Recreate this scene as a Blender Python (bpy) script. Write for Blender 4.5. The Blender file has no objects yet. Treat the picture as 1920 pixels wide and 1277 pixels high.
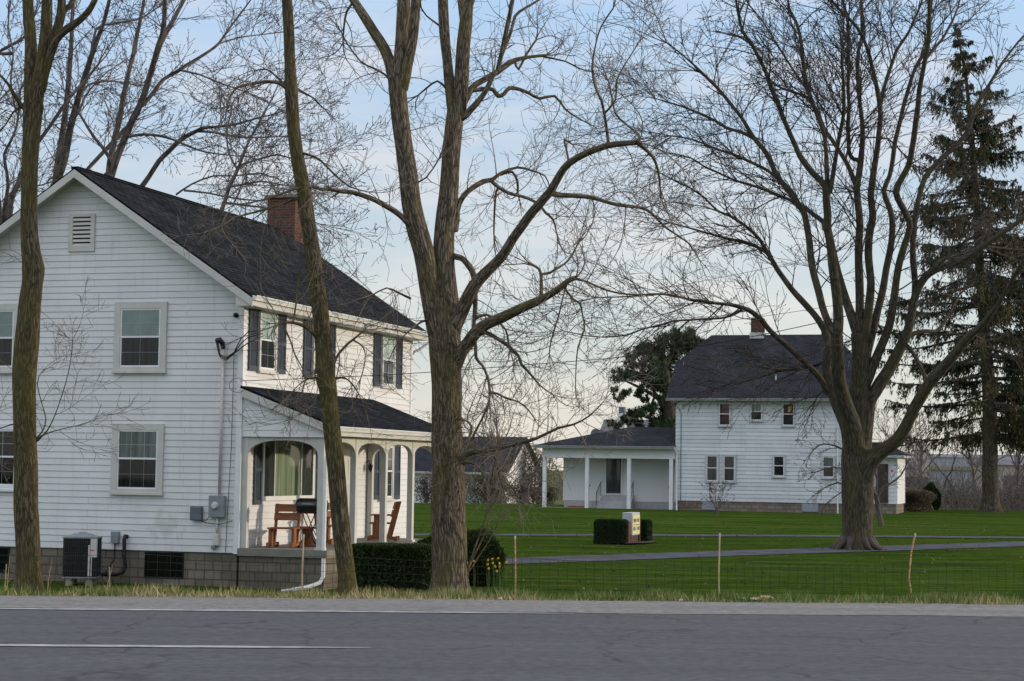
import bpy, math, random
import numpy as np
from mathutils import Vector, Matrix
R_ = math.radians
sc = bpy.context.scene
COL = sc.collection
# ------------------------------------------------------------------ camera
F = 3550.0; PITCH = math.atan(239.5/F); ROLL = .0145; H = 1.6
cd = bpy.data.cameras.new('camera'); cam = bpy.data.objects.new('camera', cd); COL.objects.link(cam)
cd.sensor_width = 36; cd.lens = F/1920*36; cd.clip_start = .1; cd.clip_end = 9000
CM = Matrix.Rotation(math.pi/2+PITCH, 4, 'X') @ Matrix.Rotation(ROLL, 4, 'Z')
cam.matrix_world = Matrix.Translation((0, 0, H)) @ CM
cd.dof.use_dof = True; cd.dof.focus_distance = 38; cd.dof.aperture_fstop = 5.6
sc.camera = cam
# ------------------------------------------------------------------ light
SUN_EL = 7.5; SUN_AZ = 82.0            # compass angle from +Y towards +X
sd = Vector((math.sin(R_(SUN_AZ))*math.cos(R_(SUN_EL)), math.cos(R_(SUN_AZ))*math.cos(R_(SUN_EL)), math.sin(R_(SUN_EL))))
ld = bpy.data.lights.new('sun', 'SUN'); lo = bpy.data.objects.new('sun', ld); COL.objects.link(lo)
ld.energy = 1.6; ld.angle = R_(1.5); ld.color = (1, .83, .62)
lo.rotation_euler = sd.to_track_quat('Z', 'Y').to_euler(); lo.location = (60, 0, 40)
w = bpy.data.worlds.new('World'); sc.world = w; w.use_nodes = True
nt = w.node_tree; N = nt.nodes; L = nt.links; N.clear()
sky = N.new('ShaderNodeTexSky'); sky.sky_type = 'NISHITA'; sky.sun_disc = False
sky.sun_elevation = R_(SUN_EL); sky.sun_rotation = R_(SUN_AZ); sky.air_density = 1.0; sky.dust_density = .5; sky.ozone_density = 2.0
geo = N.new('ShaderNodeTexCoord'); sep = N.new('ShaderNodeSeparateXYZ'); L.new(geo.outputs['Generated'], sep.inputs[0])
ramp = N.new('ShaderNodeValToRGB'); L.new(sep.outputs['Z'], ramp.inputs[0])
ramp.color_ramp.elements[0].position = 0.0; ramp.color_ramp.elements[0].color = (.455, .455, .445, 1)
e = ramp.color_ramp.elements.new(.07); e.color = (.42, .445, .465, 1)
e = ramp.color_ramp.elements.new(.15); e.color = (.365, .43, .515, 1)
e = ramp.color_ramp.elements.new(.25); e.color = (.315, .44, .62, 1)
e = ramp.color_ramp.elements.new(.42); e.color = (.88, .90, .97, 1)  # unseen sky above the frame, brightened to light the walls
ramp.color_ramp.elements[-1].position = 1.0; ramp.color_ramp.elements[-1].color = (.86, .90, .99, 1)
mulv = N.new('ShaderNodeVectorMath'); mulv.operation = 'MULTIPLY'; mulv.inputs[1].default_value = (6, 6, 26); L.new(geo.outputs['Generated'], mulv.inputs[0])
cn = N.new('ShaderNodeTexNoise'); cn.inputs['Scale'].default_value = 1.05; cn.inputs['Detail'].default_value = 6; cn.inputs['Roughness'].default_value = .55; L.new(mulv.outputs[0], cn.inputs[0])
cr = N.new('ShaderNodeMapRange'); cr.inputs[1].default_value = .47; cr.inputs[2].default_value = .68; 
def mathn(op, a, b):
    n_ = N.new('ShaderNodeMath'); n_.operation = op
    for i_, v_ in enumerate((a, b)):
        if isinstance(v_, (int, float)): n_.inputs[i_].default_value = v_
        else: L.new(v_, n_.inputs[i_])
    return n_.outputs[0]
bx_ = mathn('POWER', mathn('ABSOLUTE', mathn('SUBTRACT', sep.outputs['X'], .105), 0), 2); bz_ = mathn('POWER', mathn('MULTIPLY', mathn('ABSOLUTE', mathn('SUBTRACT', sep.outputs['Z'], .122), 0), 2.6), 2)
blob = N.new('ShaderNodeMapRange'); blob.inputs[1].default_value = .0; blob.inputs[2].default_value = .0065; blob.inputs[3].default_value = .17; blob.inputs[4].default_value = 0; L.new(mathn('ADD', bx_, bz_), blob.inputs[0])
L.new(mathn('ADD', cn.outputs[0], blob.outputs[0]), cr.inputs[0])
crm = N.new('ShaderNodeMath'); crm.operation = 'MULTIPLY'; crm.inputs[1].default_value = .5; L.new(cr.outputs[0], crm.inputs[0])
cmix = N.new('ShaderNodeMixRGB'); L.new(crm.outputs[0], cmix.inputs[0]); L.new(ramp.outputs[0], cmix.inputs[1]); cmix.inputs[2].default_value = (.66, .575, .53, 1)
bgS = N.new('ShaderNodeBackground'); bgS.inputs[1].default_value = .035; L.new(sky.outputs[0], bgS.inputs[0])
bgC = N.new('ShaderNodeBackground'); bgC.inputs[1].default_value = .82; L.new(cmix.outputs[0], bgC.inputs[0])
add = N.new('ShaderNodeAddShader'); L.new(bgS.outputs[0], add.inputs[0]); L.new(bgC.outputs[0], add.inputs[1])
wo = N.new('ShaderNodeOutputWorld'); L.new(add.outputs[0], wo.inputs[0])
sc.view_settings.view_transform = 'Standard'; sc.view_settings.look = 'None'
sc.view_settings.exposure = 0.62; sc.view_settings.gamma = 1
sc.cycles.max_bounces = 5; sc.cycles.transparent_max_bounces = 8
# ------------------------------------------------------------------ pixel -> place
CM3 = CM.to_3x3(); C0 = Vector((0, 0, H))
def ray(px, py): return CM3 @ Vector(((px-960)/F, -(py-638.5)/F, -1))
def atY(px, py, Y):
    d = ray(px, py); return C0 + d*(Y/d.y)
RA = R_(4.5); RN = Vector((-math.sin(RA), math.cos(RA))); RT = Vector((math.cos(RA), math.sin(RA)))
GD = [-60, 22.9, 23.3, 25, 28, 31, 35, 38, 45, 55, 75, 96, 108, 120, 135, 200, 400, 4000]
GZ = [0, 0, -.05, -.25, -.62, -.82, -.93, -1.03, -1.05, -.92, -.68, -.45, -.43, -.70, -1.0, -1.2, -1.3, -1.3]
def gz(x, y): return float(np.interp(x*RN.x+y*RN.y, GD, GZ))
def gnd(px, py):
    d = ray(px, py); t = 18.
    while t < 3000:
        p = C0 + d*t
        if p.z <= gz(p.x, p.y): return p
        t += .05 if t < 200 else 1
    return p
# ------------------------------------------------------------------ materials
MATS = {}
def newmat(name):
    m = bpy.data.materials.new(name); m.use_nodes = True; t = m.node_tree
    b = t.nodes['Principled BSDF']; return m, t, b
def nd(t, typ, **k):
    n = t.nodes.new(typ)
    for a, v in k.items():
        if a.startswith('i_'):
            key = a[2:]; key = int(key) if key.isdigit() else key.replace('_', ' ')
            n.inputs[key].default_value = v
        else: setattr(n, a, v)
    return n
def noisy(name, c1, c2, scale=4, rough=.7, bump=.2, bscale=None, stretch=(1, 1, 1), detail=5, lo=.35, hi=.65, coord='Object', spec=.3, metal=0, dist=.02):
    m, t, b = newmat(name)
    tc = nd(t, 'ShaderNodeTexCoord'); mp = nd(t, 'ShaderNodeMapping'); mp.inputs['Scale'].default_value = stretch
    if coord == 'bark':
        at = nd(t, 'ShaderNodeAttribute', attribute_name='bark'); t.links.new(at.outputs['Vector'], mp.inputs[0])
    else: t.links.new(tc.outputs[coord], mp.inputs[0])
    n = nd(t, 'ShaderNodeTexNoise', i_Scale=scale, i_Detail=detail); t.links.new(mp.outputs[0], n.inputs[0])
    r = nd(t, 'ShaderNodeMapRange', i_1=lo, i_2=hi); t.links.new(n.outputs[0], r.inputs[0])
    mx = nd(t, 'ShaderNodeMixRGB'); mx.inputs[1].default_value = (*c1, 1); mx.inputs[2].default_value = (*c2, 1)
    t.links.new(r.outputs[0], mx.inputs[0]); t.links.new(mx.outputs[0], b.inputs['Base Color'])
    b.inputs['Roughness'].default_value = rough; b.inputs['Specular IOR Level'].default_value = spec; b.inputs['Metallic'].default_value = metal
    if bump:
        n2 = nd(t, 'ShaderNodeTexNoise', i_Scale=bscale or scale*6, i_Detail=4); t.links.new(mp.outputs[0], n2.inputs[0])
        bp = nd(t, 'ShaderNodeBump', i_Strength=bump, i_Distance=dist); t.links.new(n2.outputs[0], bp.inputs['Height']); t.links.new(bp.outputs[0], b.inputs['Normal'])
    MATS[name] = m; return m
def shingle(name, c1, c2, mortar, bw=.32, bh=.14, weather=.25):
    m, t, b = newmat(name); tc = nd(t, 'ShaderNodeTexCoord')
    br = nd(t, 'ShaderNodeTexBrick', i_Scale=1.0); br.inputs['Brick Width'].default_value = bw; br.inputs['Row Height'].default_value = bh
    br.inputs['Mortar Size'].default_value = .018; br.inputs['Mortar Smooth'].default_value = .3; br.inputs['Bias'].default_value = 0
    br.inputs['Color1'].default_value = (*c1, 1); br.inputs['Color2'].default_value = (*c2, 1); br.inputs['Mortar'].default_value = (*mortar, 1)
    t.links.new(tc.outputs['UV'], br.inputs[0])
    n = nd(t, 'ShaderNodeTexNoise', i_Scale=.8, i_Detail=6, i_Roughness=.65); t.links.new(tc.outputs['UV'], n.inputs[0])
    r = nd(t, 'ShaderNodeMapRange', i_1=.3, i_2=.7, i_3=1-weather, i_4=1+weather); t.links.new(n.outputs[0], r.inputs[0])
    mx = nd(t, 'ShaderNodeVectorMath', operation='MULTIPLY'); t.links.new(br.outputs[0], mx.inputs[0]); t.links.new(r.outputs[0], mx.inputs[1])
    t.links.new(mx.outputs[0], b.inputs['Base Color']); b.inputs['Roughness'].default_value = .9; b.inputs['Specular IOR Level'].default_value = .0
    bp = nd(t, 'ShaderNodeBump', i_Strength=.5, i_Distance=.01, invert=True); t.links.new(br.outputs['Fac'], bp.inputs['Height']); t.links.new(bp.outputs[0], b.inputs['Normal'])
    MATS[name] = m; return m
noisy('white_siding', (.66, .665, .68), (.72, .725, .735), 1.2, .55, .06, 30, (1, 1, .5), lo=.25, hi=.75)
noisy('cream_trim', (.50, .495, .465), (.56, .55, .52), 3, .5, .05)
noisy('white_paint', (.68, .69, .71), (.76, .77, .78), 3, .45, .05)
def sidingmat(name, c1, c2, row, z0, stain=True):
    m, t, b = newmat(name); tc = nd(t, 'ShaderNodeTexCoord'); sp = nd(t, 'ShaderNodeSeparateXYZ'); t.links.new(tc.outputs['Object'], sp.inputs[0])
    ad = nd(t, 'ShaderNodeMath', operation='ADD'); t.links.new(sp.outputs['X'], ad.inputs[0]); t.links.new(sp.outputs['Y'], ad.inputs[1]); sb = nd(t, 'ShaderNodeMath', operation='SUBTRACT', i_1=z0); t.links.new(sp.outputs['Z'], sb.inputs[0])
    cb = nd(t, 'ShaderNodeCombineXYZ'); t.links.new(ad.outputs[0], cb.inputs[0]); t.links.new(sb.outputs[0], cb.inputs[1])
    br = nd(t, 'ShaderNodeTexBrick', i_Scale=1., offset=.37); br.inputs['Brick Width'].default_value = 3.66; br.inputs['Row Height'].default_value = row; br.inputs['Mortar Size'].default_value = .0035; br.inputs['Bias'].default_value = 0
    br.inputs['Color1'].default_value = (*c1, 1); br.inputs['Color2'].default_value = (*c2, 1); br.inputs['Mortar'].default_value = (c1[0]*.55, c1[1]*.55, c1[2]*.55, 1); t.links.new(cb.outputs[0], br.inputs[0])
    n = nd(t, 'ShaderNodeTexNoise', i_Scale=.9, i_Detail=6, i_Roughness=.65); t.links.new(tc.outputs['Object'], n.inputs[0]); r = nd(t, 'ShaderNodeMapRange', i_1=.3, i_2=.7, i_3=.90, i_4=1.05); t.links.new(n.outputs[0], r.inputs[0])
    mu = nd(t, 'ShaderNodeVectorMath', operation='MULTIPLY'); t.links.new(br.outputs[0], mu.inputs[0]); t.links.new(r.outputs[0], mu.inputs[1]); last = mu.outputs[0]
    mp = nd(t, 'ShaderNodeMapping'); mp.inputs['Scale'].default_value = (3, 3, .35); t.links.new(tc.outputs['Object'], mp.inputs[0]); n2 = nd(t, 'ShaderNodeTexNoise', i_Scale=2., i_Detail=5); t.links.new(mp.outputs[0], n2.inputs[0]); r2 = nd(t, 'ShaderNodeMapRange', i_1=.56, i_2=.8, i_4=.35); t.links.new(n2.outputs[0], r2.inputs[0])
    x2 = nd(t, 'ShaderNodeMixRGB'); x2.inputs[2].default_value = (.34, .34, .31, 1); t.links.new(r2.outputs[0], x2.inputs[0]); t.links.new(last, x2.inputs[1]); last = x2.outputs[0]
    if stain:
        vs = nd(t, 'ShaderNodeVectorMath', operation='SUBTRACT'); vs.inputs[1].default_value = (-1.75, 0, 1.35); t.links.new(tc.outputs['Object'], vs.inputs[0]); vm = nd(t, 'ShaderNodeVectorMath', operation='MULTIPLY'); vm.inputs[1].default_value = (1.5, .0, 2.0); t.links.new(vs.outputs[0], vm.inputs[0])
        ln = nd(t, 'ShaderNodeVectorMath', operation='LENGTH'); t.links.new(vm.outputs[0], ln.inputs[0]); n3 = nd(t, 'ShaderNodeTexNoise', i_Scale=5, i_Detail=5); t.links.new(tc.outputs['Object'], n3.inputs[0])
        su = nd(t, 'ShaderNodeMath', operation='MULTIPLY_ADD', i_1=1.6); t.links.new(n3.outputs[0], su.inputs[0]); t.links.new(ln.outputs['Value'], su.inputs[2]); r3 = nd(t, 'ShaderNodeMapRange', i_1=.95, i_2=1.5, i_3=.38, i_4=0.); t.links.new(su.outputs[0], r3.inputs[0])
        x3 = nd(t, 'ShaderNodeMixRGB'); x3.inputs[2].default_value = (.30, .32, .27, 1); t.links.new(r3.outputs[0], x3.inputs[0]); t.links.new(last, x3.inputs[1]); last = x3.outputs[0]
    t.links.new(last, b.inputs['Base Color']); b.inputs['Roughness'].default_value = .55; b.inputs['Specular IOR Level'].default_value = .3; MATS[name] = m
sidingmat('clapboard', (.675, .68, .692), (.705, .71, .72), .1422, .79)
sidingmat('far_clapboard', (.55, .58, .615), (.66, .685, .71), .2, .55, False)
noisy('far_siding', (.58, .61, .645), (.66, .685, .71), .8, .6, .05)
noisy('grey_frame', (.42, .43, .45), (.5, .5, .52), 4, .5, .05)
noisy('sill_grey', (.35, .36, .37), (.42, .43, .44), 4, .6, .05)
shingle('shingle_dark', (.019, .0215, .0255), (.033, .037, .042), (.008, .009, .011), weather=.38)
shingle('shingle_blue', (.036, .037, .044), (.050, .051, .060), (.024, .025, .03), weather=.3)
shingle('block_wall', (.145, .126, .098), (.205, .18, .145), (.10, .092, .075), .4, .2, .25)
shingle('tan_block', (.17, .14, .12), (.25, .21, .18), (.12, .105, .09), .4, .2, .25)
shingle('brick', (.10, .036, .027), (.15, .056, .040), (.11, .09, .08), .21, .075, .2)
noisy('slab', (.16, .155, .135), (.23, .22, .19), 2.5, .8, .2)
noisy('shutter_blue', (.038, .050, .070), (.055, .070, .095), 5, .5, .05)
noisy('rust_wood', (.21, .075, .030), (.31, .125, .052), 5, .55, .1, stretch=(1, 6, 1))
noisy('black_metal', (.008, .009, .011), (.014, .015, .018), 5, .25, 0, spec=.5)
noisy('dark_grille', (.012, .014, .018), (.02, .022, .026), 5, .5, 0)
noisy('grey_metal', (.20, .225, .25), (.25, .27, .295), 6, .45, .02)
noisy('coil_metal', (.03, .033, .038), (.045, .048, .055), 6, .45, .02)
noisy('dark_grey_metal', (.10, .12, .145), (.13, .15, .175), 6, .45, .02)
noisy('beige_metal', (.50, .49, .47), (.58, .56, .54), 6, .5, .02)
noisy('galvanised', (.42, .43, .45), (.52, .53, .54), 8, .35, .02, metal=.3)
noisy('red_label', (.5, .06, .05), (.55, .08, .07), 4, .5, 0)
noisy('rubber', (.012, .012, .014), (.02, .02, .022), 5, .6, .05)
noisy('post_rust', (.34, .16, .07), (.50, .33, .18), 9, .8, .1, stretch=(1, 1, 3), lo=.42, hi=.58)
noisy('post_tan', (.36, .27, .17), (.48, .36, .22), 9, .8, .1)
noisy('wire', (.015, .014, .013), (.03, .022, .018), 9, .6, 0)
noisy('cable', (.010, .010, .012), (.015, .015, .017), 9, .6, 0)
noisy('twig_grey', (.10, .082, .066), (.18, .145, .118), 3, .8, 0)
noisy('twig_dark', (.042, .034, .030), (.075, .060, .052), 3, .8, 0)
noisy('twig_far', (.09, .075, .075), (.15, .125, .12), 2, .85, 0)
noisy('stem_tan', (.26, .21, .14), (.36, .29, .19), 3, .8, 0)
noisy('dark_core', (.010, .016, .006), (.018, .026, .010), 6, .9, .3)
noisy('concrete_post', (.20, .19, .13), (.30, .27, .19), 6, .8, .2)
noisy('drive_asphalt', (.08, .082, .097), (.115, .118, .135), 1.5, 1.0, .15, 40, spec=0)
noisy('mulch', (.05, .032, .024), (.09, .055, .04), 9, .9, .4, dist=.03)
noisy('stump_wood', (.30, .20, .11), (.42, .30, .18), 8, .8, .2)
noisy('cloth_dark', (.03, .03, .035), (.05, .05, .055), 8, .8, .1)
noisy('porch_light_glass', (.5, .48, .42), (.6, .57, .5), 5, .3, 0)
noisy('sign_yellow', (.62, .58, .25), (.68, .63, .32), 5, .5, 0)
noisy('sign_ink', (.17, .19, .2), (.24, .26, .27), 9, .6, 0)
noisy('sign_cabinet', (.40, .42, .45), (.46, .48, .5), 5, .5, 0)
noisy('terracotta', (.42, .14, .08), (.5, .18, .1), 7, .7, .1)
noisy('daffodil_yellow', (.75, .50, .02), (.8, .58, .03), 9, .6, 0)
noisy('stem_green', (.05, .11, .02), (.09, .16, .03), 9, .6, 0)
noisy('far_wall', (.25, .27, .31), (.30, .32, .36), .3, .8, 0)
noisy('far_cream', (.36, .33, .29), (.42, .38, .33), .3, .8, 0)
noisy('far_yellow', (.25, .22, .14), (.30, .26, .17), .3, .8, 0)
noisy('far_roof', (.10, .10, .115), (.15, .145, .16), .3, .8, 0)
noisy('blind', (.42, .50, .49), (.54, .61, .60), 3, .8, 0)
noisy('room_dark', (.02, .022, .025), (.035, .037, .04), 3, .9, 0)  # flat dark sheets painted as the unlit space behind openings
noisy('maroon_cloth', (.10, .03, .045), (.15, .05, .07), 4, .9, 0)
noisy('yellow_paper', (.5, .38, .08), (.45, .30, .1), 12, .8, 0)
noisy('door_white', (.58, .59, .56), (.64, .65, .62), 3, .45, 0)
noisy('red_tile', (.28, .05, .04), (.33, .07, .05), 7, .7, .1)
noisy('litter', (.45, .36, .32), (.55, .46, .42), 9, .8, .1)
def fold_shading(name, c1, c2, scale, vec=(1, 0, 0)):  # vertical tone bands paint fold shading onto flat curtain sheets
    m, t, b = newmat(name); tc = nd(t, 'ShaderNodeTexCoord'); mp = nd(t, 'ShaderNodeMapping'); mp.inputs['Scale'].default_value = (1, 1, .04)
    t.links.new(tc.outputs['Object'], mp.inputs[0]); n = nd(t, 'ShaderNodeTexNoise', i_Scale=scale, i_Detail=3); t.links.new(mp.outputs[0], n.inputs[0])
    r = nd(t, 'ShaderNodeMapRange', i_1=.35, i_2=.65); t.links.new(n.outputs[0], r.inputs[0])
    mx = nd(t, 'ShaderNodeMixRGB'); mx.inputs[1].default_value = (*c1, 1); mx.inputs[2].default_value = (*c2, 1); t.links.new(r.outputs[0], mx.inputs[0])
    t.links.new(mx.outputs[0], b.inputs['Base Color']); b.inputs['Roughness'].default_value = .9; MATS[name] = m
fold_shading('curtain', (.13, .165, .16), (.34, .40, .385), 18)
fold_shading('curtain_green', (.17, .20, .13), (.34, .37, .27), 14)
fold_shading('curtain_dark', (.05, .062, .072), (.105, .125, .135), 20)
def glassmat(name, tint, fac):
    m = bpy.data.materials.new(name); m.use_nodes = True; t = m.node_tree; t.nodes.clear()
    o = nd(t, 'ShaderNodeOutputMaterial'); tr = nd(t, 'ShaderNodeBsdfTransparent'); tr.inputs[0].default_value = (*tint, 1)
    gl = nd(t, 'ShaderNodeBsdfGlossy'); gl.inputs['Roughness'].default_value = .03; gl.inputs[0].default_value = (.9, .9, .9, 1)
    n = nd(t, 'ShaderNodeTexNoise', i_Scale=1.3); tc = nd(t, 'ShaderNodeTexCoord'); t.links.new(tc.outputs['Object'], n.inputs[0])
    bp = nd(t, 'ShaderNodeBump', i_Strength=.03, i_Distance=.05); t.links.new(n.outputs[0], bp.inputs['Height']); t.links.new(bp.outputs[0], gl.inputs['Normal'])
    fr = nd(t, 'ShaderNodeFresnel', i_IOR=1.5); ma = nd(t, 'ShaderNodeMath', operation='ADD', i_1=fac); t.links.new(fr.outputs[0], ma.inputs[0])
    mx = nd(t, 'ShaderNodeMixShader'); t.links.new(ma.outputs[0], mx.inputs[0]); t.links.new(tr.outputs[0], mx.inputs[1]); t.links.new(gl.outputs[0], mx.inputs[2])
    t.links.new(mx.outputs[0], o.inputs[0]); MATS[name] = m
glassmat('glass', (.84, .90, .9), .0)
glassmat('glass_screen', (.58, .61, .62), -.01)
def barkmat(name, dark, light, moss, mossamt, sc_=9.0, bump=.7, dist=.03):
    m, t, b = newmat(name); at = nd(t, 'ShaderNodeAttribute', attribute_name='bark')
    mp = nd(t, 'ShaderNodeMapping'); mp.inputs['Scale'].default_value = (1, 1, .14); t.links.new(at.outputs['Vector'], mp.inputs[0])
    n0 = nd(t, 'ShaderNodeTexNoise', i_Scale=sc_*.8, i_Detail=3); t.links.new(mp.outputs[0], n0.inputs[0])
    ad = nd(t, 'ShaderNodeMixRGB', blend_type='ADD'); ad.inputs[0].default_value = .12; t.links.new(mp.outputs[0], ad.inputs[1]); t.links.new(n0.outputs['Color'], ad.inputs[2])
    v = nd(t, 'ShaderNodeTexVoronoi', feature='DISTANCE_TO_EDGE', i_Scale=sc_); t.links.new(ad.outputs[0], v.inputs[0])
    r = nd(t, 'ShaderNodeMapRange', i_1=.0, i_2=.22); t.links.new(v.outputs['Distance'], r.inputs[0])
    n1 = nd(t, 'ShaderNodeTexNoise', i_Scale=sc_*2.5, i_Detail=6); t.links.new(mp.outputs[0], n1.inputs[0])
    mr = nd(t, 'ShaderNodeMath', operation='MULTIPLY'); t.links.new(r.outputs[0], mr.inputs[0]); t.links.new(n1.outputs[0], mr.inputs[1])
    r2 = nd(t, 'ShaderNodeMapRange', i_1=.05, i_2=.6); t.links.new(mr.outputs[0], r2.inputs[0])
    mx = nd(t, 'ShaderNodeMixRGB'); mx.inputs[1].default_value = (*dark, 1); mx.inputs[2].default_value = (*light, 1); t.links.new(r2.outputs[0], mx.inputs[0])
    n2 = nd(t, 'ShaderNodeTexNoise', i_Scale=2.2, i_Detail=4); mp2 = nd(t, 'ShaderNodeMapping'); mp2.inputs['Scale'].default_value = (1, 1, .35); t.links.new(at.outputs['Vector'], mp2.inputs[0]); t.links.new(mp2.outputs[0], n2.inputs[0])
    r3 = nd(t, 'ShaderNodeMapRange', i_1=.5-.1*mossamt, i_2=.72-.1*mossamt, i_4=.75); t.links.new(n2.outputs[0], r3.inputs[0])
    mo = nd(t, 'ShaderNodeMixRGB', blend_type='MIX'); mo.inputs[2].default_value = (*moss, 1); t.links.new(r3.outputs[0], mo.inputs[0]); t.links.new(mx.outputs[0], mo.inputs[1])
    mu = nd(t, 'ShaderNodeMixRGB', blend_type='MULTIPLY'); mu.inputs[0].default_value = .6
    rr = nd(t, 'ShaderNodeMapRange', i_1=0., i_2=.6, i_3=.5, i_4=1.2); t.links.new(mr.outputs[0], rr.inputs[0]); t.links.new(mo.outputs[0], mu.inputs[1]); t.links.new(rr.outputs[0], mu.inputs[2])
    t.links.new(mu.outputs[0], b.inputs['Base Color']); b.inputs['Roughness'].default_value = .9; b.inputs['Specular IOR Level'].default_value = .15
    bp = nd(t, 'ShaderNodeBump', i_Strength=bump, i_Distance=dist); t.links.new(mr.outputs[0], bp.inputs['Height']); t.links.new(bp.outputs[0], b.inputs['Normal'])
    MATS[name] = m
barkmat('bark_brown', (.062, .049, .037), (.205, .168, .132), (.12, .107, .042), .6, 21)
barkmat('bark_olive', (.048, .038, .025), (.145, .118, .078), (.10, .088, .030), 1.0, 21)
barkmat('bark_grey', (.042, .036, .028), (.088, .078, .061), (.075, .070, .036), .7, 16, bump=.35, dist=.02)
barkmat('bark_far', (.062, .052, .05), (.135, .113, .11), (.11, .10, .08), .3, 9, bump=.3, dist=.02)
def leafmat(name, cols, trans=.15):
    m, t, b = newmat(name); at = nd(t, 'ShaderNodeAttribute', attribute_name='rnd')
    rp = nd(t, 'ShaderNodeValToRGB'); t.links.new(at.outputs['Fac'], rp.inputs[0])
    for i, c in enumerate(cols):
        p = i/(len(cols)-1)
        if i == 0: el = rp.color_ramp.elements[0]; el.position = 0
        elif i == len(cols)-1: el = rp.color_ramp.elements[-1]; el.position = 1
        else: el = rp.color_ramp.elements.new(p)
        el.color = (*c, 1)
    t.links.new(rp.outputs[0], b.inputs['Base Color']); b.inputs['Roughness'].default_value = .7; b.inputs['Specular IOR Level'].default_value = .2
    MATS[name] = m
leafmat('leaf_hedge', [(.010, .022, .006), (.018, .036, .010), (.032, .052, .014)])
leafmat('leaf_yew', [(.014, .028, .008), (.026, .048, .012), (.045, .066, .018)])
leafmat('needle_spruce', [(.014, .024, .012), (.024, .038, .016), (.055, .055, .022), (.12, .08, .038)])
leafmat('needle_pine', [(.022, .042, .020), (.036, .062, .028), (.060, .085, .038)])
leafmat('grass_verge', [(.07, .13, .025), (.12, .17, .04), (.20, .20, .07), (.36, .29, .15), (.42, .34, .2)])
leafmat('brush_leaf', [(.05, .05, .03), (.08, .09, .035), (.13, .13, .05)])
leafmat('brush_brown', [(.06, .045, .035), (.10, .075, .055), (.16, .12, .08)])
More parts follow.
